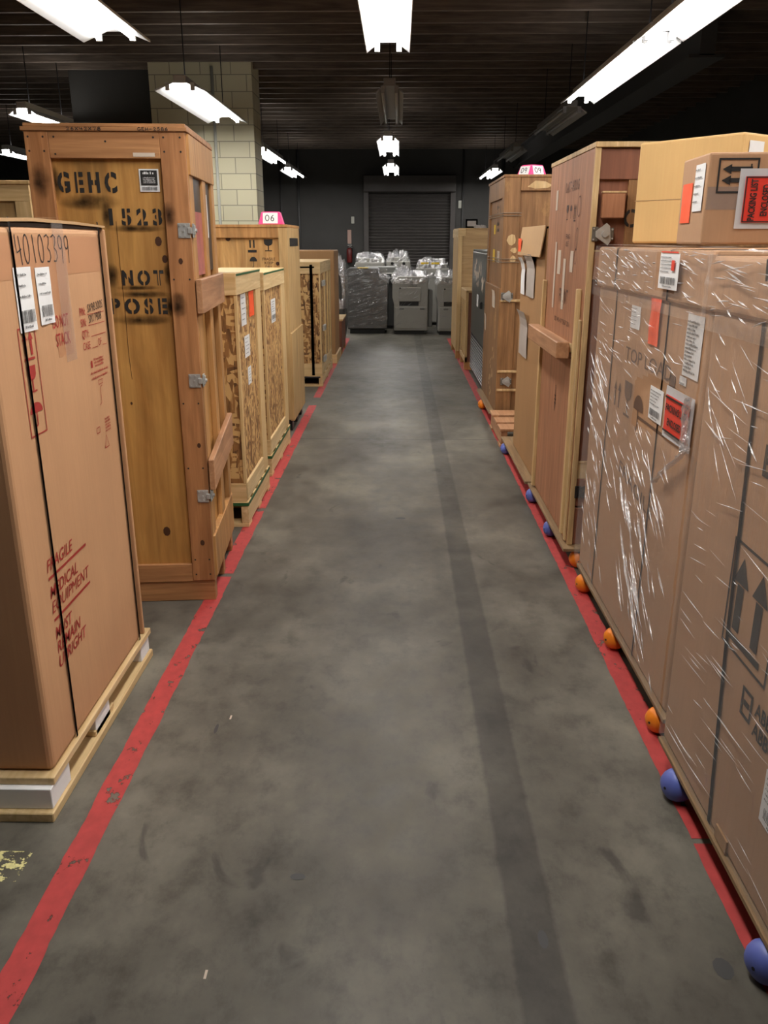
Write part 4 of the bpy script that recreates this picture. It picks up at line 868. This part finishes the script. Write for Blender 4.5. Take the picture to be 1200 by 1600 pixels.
# ------------------------------------------------------------------ boxes on top
ang = math.atan2(.354, -.262) - math.pi / 2
t = thing('carton', 'large buff carton standing on the wrapped carton with orange strip', 'box', (1.186, 3.122, 1.538), ang)
part('carton_body', nb(0, .52, 0, .44, 0, .365, bev=.008, seg=2), M['card_buff'], t, **L)
part('paper_tape', nb(-.0012, .521, .185, .25, .366, .367) if 0 else nb(-.0012, .521, -.001, .441, .155, .158), M['card_flap'], t, **L)
b = sheet(bmesh.new(), Fr((0, 0, 0), (1, 0, 0), (0, 0, 1), (0, -1, 0)), .03, .12, .27, .34, .0006, .001, .001); part('paper_label', b, M['paper'], t, **L)
t = thing('carton', 'small brown carton with sideways arrows and red packing list pouch', 'box', (.85, 2.47, 1.538), math.radians(-3))
part('carton_body', nb(0, .62, 0, .26, 0, .24, bev=.006, seg=2), M['card_brown'], t, **L)
ff = Fr((0, 0, 0), (1, 0, 0), (0, 0, 1), (0, -1, 0))
part('paper_tape', sheet(bmesh.new(), ff, .003, .30, .092, .152, .0004, .0004, 0), M['clear_tape'], t, **L)
b = bmesh.new(); outline(b, ff, .026, .135, .135, .225, .005)
for v in (.197, .168):
    rect(b, ff, .058, .118, v - .006, v + .006); poly(b, ff, [(.038, v), (.062, v - .013), (.062, v + .013)])
rect(b, ff, .112, .116, .145, .21); part('black_print', b, M['black_ink'], t, **L)
o = part('document_pouch', sheet(bmesh.new(), ff, .086, .215, .042, .198, .001, .001, .001), M['pouch'], t, 'clear pouch holding a red packing list', **L)
part('packing_list', sheet(bmesh.new(), ff, .102, .193, .058, .178, .0006, .0045, .0005), M['red_label'], o, **L)
b = bmesh.new(); text(b, ff, 'PACKING LIST', .135, .063, .018, width=.108, d=.0075, rot=math.pi / 2, bold=.03); text(b, ff, 'ENCLOSED', .168, .075, .018, width=.082, d=.0075, rot=math.pi / 2, bold=.03)
outline(b, ff, .103, .192, .059, .177, .003, .0075); part('print', b, M['black_ink'], o, **L)
sf = Fr((0, 0, 0), (0, -1, 0), (0, 0, 1), (-1, 0, 0))
a = (-.11, -.02, .09, .215); label_on(t, 'paper_label', sf, *a, M['paper'], ink=shipping_ink(sf, *a, 22, bc=False), seed=19, local=True)
part('orange_sticker', sheet(bmesh.new(), sf, -.23, -.13, .06, .17, .0006, .001, .001), M['orange_sticker'], t, **L)

# ------------------------------------------------------------------ reddish plywood crate with latches
t = thing('plywood_crate', 'tall reddish plywood crate with pale cleats and steel latches', 'crate', (1.3, 4.4, .11))
x0 = .845; fr = W(x0)
part('body_panel', nb(x0 + .02, 1.85, 3.90, 4.92, .112, 1.925), M['ply_rosedark'], t)
part('door_panel', nb(x0, x0 + .022, 3.885, 4.95, .112, 1.93, bev=.002), M['ply_rose'], t)
part('panel_edge', nb(x0 - .002, x0 + .024, 3.872, 3.886, .112, 1.935, bev=.002), M['ply_edge'], t)
part('lid', nb(x0 - .004, 1.86, 3.865, 4.955, 1.928, 1.95, bev=.002), M['ply_edge'], t)
part('cleat', nb(x0 - .022, x0, 3.955, 3.99, .14, 1.335, bev=.003), M['pine'], t); part('cleat', nb(x0 - .022, x0, 4.885, 4.92, .12, 1.335, bev=.003), M['pine'], t)
part('cleat', nb(x0 - .012, x0, 3.905, 3.935, .12, 1.2, bev=.003), M['ply_edge'], t)
part('step_board', nb(x0 - .085, x0 - .022, 4.04, 4.96, 1.005, 1.085, bev=.004), M['board_side_h'], t); part('step_bracket', nb(x0 - .024, x0, 4.09, 4.93, 1.03, 1.07), M['pine_y'], t)
part('inset_panel', nb(x0 - .005, x0, 4.0, 4.88, .13, 1.0, bev=.001), M['ply_rose'], t)
# end of the crate facing the camera
for z0, z1, m_ in ((1.80, 1.925, 'ply_rosedark'), (1.38, 1.50, 'ply_rose'), (.45, .53, 'ply_edge'), (.31, .45, 'ply_rosedark'), (.112, .30, 'ply_rosedark')): part('end_rail', nb(x0 + .024, 1.85, 3.882, 3.90, z0, z1, bev=.002), M[m_], t)
part('end_stile', nb(1.0, 1.85, 3.886, 3.90, 1.5, 1.80), M['ply_brown'], t)
part('end_block', nb(.885, .985, 3.855, 3.884, 1.64, 1.745, bev=.004), M['ply_rose'], t)
part('block_edge', nb(.884, .986, 3.853, 3.884, 1.745, 1.752), M['ply_edge'], t); part('block_edge', nb(x0 + .024, 1.2, 3.878, 3.884, 1.50, 1.508), M['ply_edge'], t); part('block_edge', nb(x0 + .024, 1.2, 3.878, 3.884, .53, .538), M['ply_edge'], t)
def butterfly(parent, y, z, x, s=1.0, mt='zinc'):
    b = bmesh.new(); f = F(y)
    box(b, x - .02 * s, x + .055 * s, y - .004, y, z - .028 * s, z + .028 * s, bev=.001); box(b, x - .045 * s, x - .018 * s, y - .006, y, z - .032 * s, z + .032 * s, bev=.001)
    o = part('latch', b, M['dark_metal'] if mt != 'zinc' else M['latch_plate'], parent); b = bmesh.new()
    prism(b, [(x - .03 * s, z - .012 * s), (x + .03 * s, z - .05 * s), (x + .042 * s, z - .03 * s), (x + .034 * s, z + .035 * s), (x + .018 * s, z + .048 * s), (x - .03 * s, z + .012 * s)], 'Y', y - .012, y - .006)
    cyl(b, (x + .012 * s, y - .022, z), (x + .012 * s, y - .005, z), .015 * s, 12)
    for a_, c_ in ((-.038, .024), (-.038, -.024), (.048, .02), (.048, -.02)): cyl(b, (x + a_ * s, y - .009, z + c_ * s), (x + a_ * s, y, z + c_ * s), .004 * s, 8)
    part('latch_handle', b, M[mt], o)
butterfly(t, 3.872, 1.575, .895, .95); butterfly(t, 3.876, .385, .905, .95, 'dark_metal')
b = bmesh.new(); text(b, F(3.886), 'CA', .99, 1.605, .075, xs=.8, stencil=.07, bold=.02); part('stencil_lettering', b, M['black_ink'], t)
b = bmesh.new()
text(b, fr, 'KART-HOUG', U(4.50), 1.775, .05, width=.33, stencil=.06, bold=.01)
part('stencil_print', b, M['stain_ink'], t); b = bmesh.new()
text(b, fr, 'FRONT', U(4.50), 1.245, .07, width=.22, stencil=.06, bold=.02)
part('stencil_print', b, M['stain_ink'], t); b = bmesh.new()
text(b, fr, '02 40 47 267 20', U(4.60), 1.14, .025, width=.40)
part('stencil_print', b, M['stain_ink'], t); b = bmesh.new()
glass(b, fr, U(4.42), 1.645, .05, .07); umbrella(b, fr, U(4.33), 1.65, .05, .065)
for u in (4.25, 4.22): up_arrow(b, fr, U(u), 1.645, .022, .07)
rect(b, fr, U(4.26), U(4.21), 1.635, 1.641)
text(b, fr, 'FRAG', U(4.42), 1.555, .025, width=.10); text(b, fr, 'ILE', U(4.41), 1.52, .025, width=.07)
ribbon(b, fr, ell(-4.14, 1.70, .035, .045), .004); ribbon(b, fr, ell(-4.15, 1.555, .03, .05), .004); ribbon(b, fr, ell(-4.15, 1.475, .03, .035), .004); ribbon(b, fr, [(-4.15, 1.5), (-4.15, 1.6)], .004)
part('stencil_print', b, M['stain_ink'], t); b = bmesh.new()
for v in (.76, .74, .72): rect(b, fr, U(4.42), U(4.38), v, v + .008, .007)
rect(b, fr, U(4.405), U(4.395), .68, .82, .007)
part('stencil_print', b, M['stain_ink'], t)
for i, a in enumerate(((U(4.75), U(4.70), 1.70, 1.80), (U(4.60), U(4.52), 1.38, 1.50), (U(4.69), U(4.65), 1.20, 1.54), (U(4.44), U(4.38), 1.21, 1.46), (U(4.27), U(4.20), 1.40, 1.50))): part('torn_label', sheet(bmesh.new(), fr, *a, .0005, .0006, .001, seed=i), M['paper_torn'], t)

# ------------------------------------------------------------------ dull carton with torn labels
t = thing('carton', 'tall dull brown carton with folded flap and torn grey labels', 'box', (1.3, 5.5, .108))
x0 = .855; fr = W(x0)
part('carton_body', nb(x0, 1.75, 5.05, 6.02, .109, 1.615, bev=.01, seg=2), M['card_dull'], t)
b = bmesh.new(); prism(b, [(x0 + .3, 1.622), (x0 - .004, 1.624), (x0 - .030, 1.455), (x0 - .035, 1.455), (x0 - .010, 1.632), (x0 + .3, 1.628)], 'Y', 5.06, 6.0); part('top_flap', b, M['card_flap'], t)
b = sheet(bmesh.new(), W(x0 - .026), U(5.995), U(5.86), 1.475, 1.56, .001, .004, .002); part('orange_sticker', b, M['orange_sticker'], t)
for a, m_, j in (((U(5.72), U(5.38), 1.20, 1.465), 'paper_grey', .006), ((U(5.94), U(5.76), 1.20, 1.44), 'paper', .008), ((U(5.90), U(5.55), .80, 1.10), 'paper_grey', .006)): part('torn_label', sheet(bmesh.new(), fr, *a, .0008, .001, j, curl=.03, seed=a[0]), M[m_], t)
t = thing('pallet', 'small weathered pallet between the dull carton and tall brown crate', 'pallet', (1.2, 6.75, 0))
for y0 in (6.36, 6.62, 6.92): part('deck_board', nb(.80, 1.6, y0, y0 + .2, .125, .148, bev=.003), M['board_side_h'], t)
for xx in (.81, 1.18, 1.53): part('stringer', nb(xx, xx + .05, 6.37, 7.11, .022, .125, bev=.002), M['board_side_h'], t)
for y0 in (6.36, 6.98): part('bottom_board', nb(.80, 1.6, y0, y0 + .14, 0, .022, bev=.002), M['board_side_h'], t)

# ------------------------------------------------------------------ tall brown crate
t = thing('shipping_crate', 'tall worn brown crate with pink marker on top and yellow stickers', 'crate', (1.3, 7.8, .112))
x0 = .86; fr = W(x0); f2 = F(7.20)
part('body_panel', nb(x0 + .012, 1.7, 7.215, 8.40, .113, 2.03), M['ply_brown'], t)
part('lid', nb(x0 - .012, 1.71, 7.19, 8.42, 2.03, 2.052, bev=.003), M['ply_brown'], t)
for y0, y1 in ((7.2, 7.32), (8.29, 8.41)): part('side_stile', nb(x0 - .004, x0 + .014, y0, y1, 1.165, 2.03, bev=.002), M['ply_brown'], t)
part('side_rail', nb(x0 - .004, x0 + .014, 7.32, 8.29, 1.88, 2.03, bev=.002), M['ply_brown'], t)
part('lower_panel', nb(x0 - .010, x0 + .014, 7.195, 8.42, .113, 1.165, bev=.003), M['ply_brown'], t)
part('front_stile', nb(x0 - .004, .985, 7.192, 7.216, .113, 2.03, bev=.003), M['ply_brown'], t)
part('front_rail', nb(.985, 1.7, 7.195, 7.216, 1.93, 2.03, bev=.002), M['ply_brown'], t)
for z in (1.055, .46, .30): part('front_rail', nb(x0 - .002, 1.7, 7.185, 7.2, z, z + .02, bev=.002), M['ply_edge'], t)
butterfly(t, 7.19, 1.10, .905, 1.0); butterfly(t, 7.19, .385, .93, .95)
for z in (1.76, 1.74, 1.40, 1.375):
    b = bmesh.new(); cyl(b, (x0 - .008, 8.30, z), (x0 - .008, 7.186, z), .0025, 6); cyl(b, (x0 - .008, 7.186, z), (1.0, 7.186, z), .0025, 6); part('wire_band', b, M['wire'], t)
for i, a in enumerate(((U(8.0), U(7.88), 1.60, 1.68), (U(8.02), U(7.86), 1.36, 1.47))): part('yellow_sticker', sheet(bmesh.new(), W(x0 + .012), *a, .0006, .001, .001, seed=i), M['yellow_sticker'], t)
a = (U(7.68), U(7.5), 1.36, 1.46); label_on(t, 'paper_label', W(x0 + .012), *a, M['paper_torn'], ink=shipping_ink(W(x0 + .012), *a, 31), seed=8)
for a in ((U(7.72), U(7.5), .98, 1.13), (U(8.30), U(8.18), .72, .88)): part('torn_label', sheet(bmesh.new(), W(x0 - .010), *a, .0006, .001, .002, curl=.01, seed=4), M['paper_torn'], t)
b = bmesh.new(); rr = random.Random(5)
for i in range(16):
    u, v = -7.55 + .12 * math.sin(i) - .012 * i, .62 - .028 * i; r = rr.uniform(.015, .04); poly(b, W(x0 - .010), [(u + r * rr.uniform(.6, 1.1) * math.cos(k * .8), v + r * .9 * rr.uniform(.6, 1.1) * math.sin(k * .8)) for k in range(8)], .001)
for i in range(9):
    u, v = -7.42, .98 - .03 * i; r = rr.uniform(.008, .018); poly(b, W(x0 - .010), [(u + r * math.cos(k * .8), v + r * 1.4 * math.sin(k * .8)) for k in range(8)], .001)
for u, v, r in ((.93, 1.55, .05), (.95, 1.47, .03), (.945, 1.40, .03)): poly(b, F(7.192), [(u + r * rr.uniform(.6, 1) * math.cos(k * .8), v + r * rr.uniform(.6, 1.1) * math.sin(k * .8)) for k in range(8)], .001)
poly(b, F(7.195), [(1.04, 1.96), (1.10, 1.945), (1.2, 1.95), (1.24, 1.97), (1.18, 2.0), (1.1, 2.005)], .001)
part('bare_wood_patch', b, M['ply_edge'], t)
b = bmesh.new(); fi = W(x0 + .012); glass(b, fi, U(7.78), 1.775, .05, .06); umbrella(b, fi, U(7.68), 1.78, .05, .055); rect(b, fi, U(7.55), U(7.53), 1.77, 1.83)
part('stencil_print', b, M['black_ink'], t); b = bmesh.new(); smallprint(b, fi, U(7.78), U(7.6), 1.67, .03, OFF, 3); smallprint(b, fi, U(7.78), U(7.6), 1.62, .03, OFF, 4); part('stencil_print', b, M['black_ink'], t)
marker('pink and white marker standing on the tall worn brown crate', 1.10, 7.42, 2.052, .19, .17, .085, '09', .05, 0, math.radians(35))

# ------------------------------------------------------------------ grey steel cabinet, slatted crate, plywood crate
t = thing('steel_cabinet', 'grey steel cabinet with a bright louvred grille at its foot', 'cabinet', (1.25, 9.5, 0))
x0 = .885; fr = W(x0)
part('cabinet_body', nb(x0, 1.6, 8.62, 10.30, .06, 1.45, bev=.008, seg=2), M['cab'], t)
part('base_frame', nb(x0 + .03, 1.58, 8.66, 10.26, 0, .06), M['dark_metal'], t)
part('door_panel', nb(x0 - .006, x0, 8.66, 10.26, .50, 1.42, bev=.003), M['cab'], t)
b = bmesh.new()
for i in range(12):
    z = .09 + i * .033; prism(b, [(x0 - .002, z), (x0 - .008, z + .001), (x0 - .008, z + .011), (x0 - .002, z + .013)], 'Y', 8.66, 10.26)
part('grille', b, M['steel'], t); part('grille_backing', nb(x0 - .003, x0, 8.66, 10.26, .075, .49), M['slot'], t)
rr = random.Random(2)
for u0_, v0_ in ((-9.85, 1.26), (-9.35, 1.24), (-9.6, 1.14), (-8.95, 1.10)):
    b = bmesh.new()
    for i in range(14):
        u, v = u0_ + rr.uniform(-.16, .16), v0_ + rr.uniform(-.07, .07); r = rr.uniform(.02, .05); poly(b, W(x0 - .006), [(u + r * 1.6 * rr.uniform(.4, 1) * math.cos(k * .8), v + r * rr.uniform(.4, 1) * math.sin(k * .8)) for k in range(8)], .001 + i * .00002)
    part('paint_smear', b, M['paper_torn'], t)
part('torn_label', sheet(bmesh.new(), W(x0 - .006), U(9.55), U(9.35), .85, .98, .0006, .001, .003), M['paper'], t)
b = bmesh.new(); box(b, x0 - .03, x0 - .005, 8.95, 9.0, .86, .93, bev=.004); part('handle', b, M['slot'], t)
t = thing('slatted_crate', 'low slatted wooden crate between steel cabinet and pale plywood crate', 'crate', (1.1, 10.9, 0))
x0 = .83
part('back_panel', nb(x0 + .03, 1.25, 10.47, 11.28, .1, .94), M['ply_rosedark'], t)
for y0 in (10.45, 10.67, 10.9, 11.15): part('slat_board', nb(x0, x0 + .03, y0, y0 + .11, .1, .84, bev=.003), M['ply_pale'], t)
part('rail', nb(x0 - .004, x0 + .03, 10.45, 11.28, .84, .96, bev=.003), M['ply_pale'], t); part('rail', nb(x0 - .004, x0 + .03, 10.45, 11.28, .1, .16, bev=.003), M['ply_pale'], t)
part('lid', nb(x0, 1.27, 10.45, 11.29, .94, .965, bev=.002), M['ply_pale'], t)
for y0 in (10.47, 11.15): part('skid', nb(x0, 1.25, y0, y0 + .1, 0, .1), M['board_side'], t)
t = thing('plywood_crate', 'pale plywood crate last in its row, a small black frame on top', 'crate', (1.2, 11.9, 0))
x0 = .79
part('body_panel', nb(x0 + .018, 1.6, 11.52, 12.6, .1, 1.685), M['ply_paleh'], t)
part('side_panel', nb(x0, x0 + .02, 11.54, 12.6, .1, 1.685, bev=.002), M['ply_pale'], t)
part('corner_post', nb(x0 - .004, x0 + .05, 11.50, 11.53, .1, 1.60, bev=.002), M['pine'], t); part('corner_block', nb(x0 - .006, x0 + .09, 11.495, 11.53, 1.60, 1.695, bev=.003), M['pine_x'], t)
part('side_rail', nb(x0 - .008, x0 + .002, 11.53, 12.6, 1.58, 1.69, bev=.002), M['pine_y'], t); part('lid', nb(x0, 1.61, 11.51, 12.61, 1.685, 1.70, bev=.002), M['ply_pale'], t)
for y0 in (11.53, 12.45): part('skid', nb(x0, 1.58, y0, y0 + .1, 0, .1), M['board_side'], t)
t = thing('picture_frame', 'small black frame with grey panel on the pale plywood crate', 'frame', (.98, 11.75, 1.70))
b = bmesh.new(); outline(b, F(11.70), .89, 1.05, 1.702, 1.815, .022, 0); fs = list(b.faces); bmesh.ops.solidify(b, geom=fs, thickness=.02); part('frame_border', b, M['slot'], t)
part('panel', nb(.912, 1.028, 11.685, 11.70, 1.724, 1.793), M['paper_grey'], t)
solo('crumpled_paper', crumple(bmesh.new(), 1.08, 11.62, 1.70, .08, .05, .03, 14, 2, .02, 2.2), M['paper_grey'], 'crumpled grey paper beside the small black frame on plywood crate', 'paper')

# ------------------------------------------------------------------ copiers
def copier(label, x0, x1, y0, depth, h, seed=0):
    t = thing('copier', label, 'copier', ((x0 + x1) / 2, y0 + depth / 2, 0), 0, 'grey copiers before the roller shutter')
    w = x1 - x0; fr = F(y0)
    b = bmesh.new(); prism(b, [(x0 + .05 * w, .06), (x1, .06), (x1, h - .02), (x1 - .06, h), (x0 + .10, h), (x0, h - .12), (x0, .62), (x0 + .05 * w, .50)], 'Y', y0, y0 + depth, bev=.012, seg=2); part('copier_body', b, M['greige'], t)
    part('front_cover', nb(x0 + .18 * w, x0 + .80 * w, y0 - .012, y0 + .002, .55, h - .18, bev=.006), M['greige'], t)
    part('paper_slot', nb(x0 + .20 * w, x0 + .74 * w, y0 - .006, y0 + .002, .48, .56, bev=.003), M['slot'], t)
    part('drawer', nb(x0 + .08 * w, x1 - .02, y0 - .010, y0 + .002, .10, .46, bev=.006), M['greige'], t)
    for u in (.20, .78): part('handle', nb(x0 + u * w, x0 + (u + .13) * w, y0 - .014, y0 - .004, .415, .445, bev=.003), M['greige2'], t)
    b = bmesh.new(); rect(b, fr, x0 + .50 * w, x0 + .58 * w, h - .13, h - .07, .001); smallprint(b, F(y0), x0 + .46 * w, x0 + .70 * w, h - .165, .028, .001, seed); part('printed_badge', b, M['greige2'], t)
    part('knob', cyl(bmesh.new(), (x0 + .22 * w, y0 - .012, h - .19), (x0 + .22 * w, y0 - .022, h - .19), .014, 10), M['slot'], t)
    part('side_tray', nb(x1, x1 + .08, y0 + .05, y0 + .4, .12, h - .22, bev=.01), M['greige2'], t)
    part('caster_base', nb(x0 + .05, x1 - .05, y0 + .03, y0 + depth - .05, 0, .062), M['slot'], t)
    b = bmesh.new(); crumple(b, (x0 + x1) / 2, y0 + depth / 2, h - .12, w / 2 + .015, depth / 2 + .02, .17, 26, seed, .045, 7); part('plastic_wrap', b, M['film_crumple'], t)
    b = bmesh.new(); ridges(b, F(y0 - .012), 40, x0, x1, .1, h - .1, 28, 14, .05, .3, .006, .006, seed); part('wrap_folds', b, M['film_thick'], t)
    return t
t = thing('copier', 'charcoal copier fully wrapped in film, before the fire extinguisher', 'copier', (-.54, 14.95, 0), 0, 'grey copiers before the roller shutter')
b = bmesh.new(); prism(b, [(-.88, .07), (-.20, .07), (-.17, .75), (-.18, .86), (-.33, .95), (-.35, 1.095), (-.86, 1.095), (-.905, 1.04), (-.90, .5)], 'Y', 14.68, 15.3, bev=.025, seg=3); part('copier_body', b, M['char'], t)
part('caster_base', nb(-.84, -.24, 14.72, 15.25, 0, .075), M['slot'], t)
b = bmesh.new(); film_sheet(b, F(14.675), -.91, -.19, .10, 1.09, 34, 44, .012, .004, 3, .25); crumple(b, -.26, 14.95, .84, .09, .25, .12, 18, 6, .04, 5); part('plastic_wrap', b, M['film'], t)
b = bmesh.new(); ridges(b, F(14.66), 70, -.88, -.22, .3, 1.05, 15, 10, .03, .22, .008, .002, 6); ridges(b, F(14.66), 5, -.6, -.22, .75, 1.06, -48, 4, .25, .4, .016, .002, 7); part('wrap_folds', b, M['film_thick'], t)
part('yellow_sticker', nb(-.70, -.52, 14.68, 14.8, 1.094, 1.102), M['yellow_sticker'], t)
copier('light grey copier in the middle, with a black paper slot', -.105, .505, 14.6, .62, .96, 4)
copier('light grey copier partly hidden by the row of crates', .65, 1.26, 14.5, .62, .95, 9)
def wrapped(label, x0, x1, y0, y1, h, mt, seed, extra=None):
    t = thing('wrapped_machine', label, 'machine', ((x0 + x1) / 2, (y0 + y1) / 2, 0), 0, 'film-wrapped machines in the rear row')
    b = bmesh.new(); box(b, x0, x1, y0, y1, .05, h - .10, bev=.02, seg=2); box(b, x0 + .05, x1 - .04, y0 + .05, y1 - .05, h - .11, h - .03, bev=.015, seg=2); part('machine_body', b, M[mt], t)
    part('caster_base', nb(x0 + .05, x1 - .05, y0 + .05, y1 - .05, 0, .06), M['slot'], t)
    b = bmesh.new(); crumple(b, (x0 + x1) / 2, (y0 + y1) / 2, h - .28, (x1 - x0) / 2 + .01, (y1 - y0) / 2 + .01, .27, 26, seed, .035, 8); part('plastic_wrap', b, M['film_crumple'], t)
    return t
wrapped('machine bundled in bright crumpled film behind the charcoal copier', -.82, -.27, 16.3, 16.9, 1.25, 'greige', 3)
t = wrapped('boxy film-wrapped machine standing behind the middle copier', -.23, .22, 16.3, 16.9, 1.27, 'greige', 7)
b = bmesh.new()
for u in (-.12, .10):
    for v in (1.02, 1.13): cyl(b, (u, 16.275, v), (u, 16.301, v), .028, 12)
part('roller_caps', b, M['slot'], t)
t = wrapped('pale machine with yellow stickers standing behind the copiers', .33, .95, 16.2, 16.8, 1.15, 'greige', 12)
for u in (.42, .62): part('yellow_sticker', nb(u, u + .14, 16.25, 16.33, 1.118, 1.15), M['yellow_sticker'], t)
t = thing('copier', 'dark copier with control panel squeezed behind the charcoal wrapped one', 'copier', (-.3, 15.75, 0), 0, 'grey copiers before the roller shutter')
part('copier_body', nb(-.62, -.06, 15.5, 16.05, .05, .98, bev=.015, seg=2), M['char'], t); part('caster_base', nb(-.58, -.1, 15.55, 16.0, 0, .055), M['slot'], t)
part('scanner_lid', nb(-.62, -.06, 15.48, 16.06, .985, 1.09, bev=.012, seg=2), M['greige2'], t); part('control_panel', nb(-.30, -.08, 15.40, 15.5, .90, .99, bev=.008), M['greige'], t); part('screen', nb(-.27, -.13, 15.395, 15.401, .92, .975), M['slot'], t)

# ------------------------------------------------------------------ fire extinguisher on the far wall
t = thing('fire_extinguisher', 'small red fire extinguisher under its sign on the dark far wall', 'extinguisher', (-1.27, 22.42, 1.0))
b = bmesh.new(); lathe(b, [(.0, 0), (.065, .0), (.072, .02), (.072, .30), (.05, .35), (.025, .37), (.0, .37)], (-1.27, 22.41, .99), (0, 0, 1), 20); part('cylinder_body', b, M['ext_red'], t, smooth=True)
b = bmesh.new(); cyl(b, (-1.27, 22.41, 1.36), (-1.27, 22.41, 1.41), .02, 10); box(b, -1.32, -1.20, 22.38, 22.42, 1.405, 1.425, bev=.004); box(b, -1.32, -1.21, 22.38, 22.42, 1.44, 1.455, bev=.004); cyl(b, (-1.27, 22.38, 1.39), (-1.18, 22.37, 1.36), .012, 8); part('valve', b, M['steel'], t)
part('hose', cyl(bmesh.new(), (-1.18, 22.38, 1.37), (-1.19, 22.38, 1.1), .012, 8), M['slot'], t)
part('bracket', nb(-1.30, -1.24, 22.47, 22.51, 1.1, 1.35), M['dark_metal'], t)
solo('sign_board', nb(-1.32, -1.22, 22.48, 22.50, 1.46, 1.80, bev=.004), M['sign'], 'narrow reddish sign on the far wall above the extinguisher', 'sign')
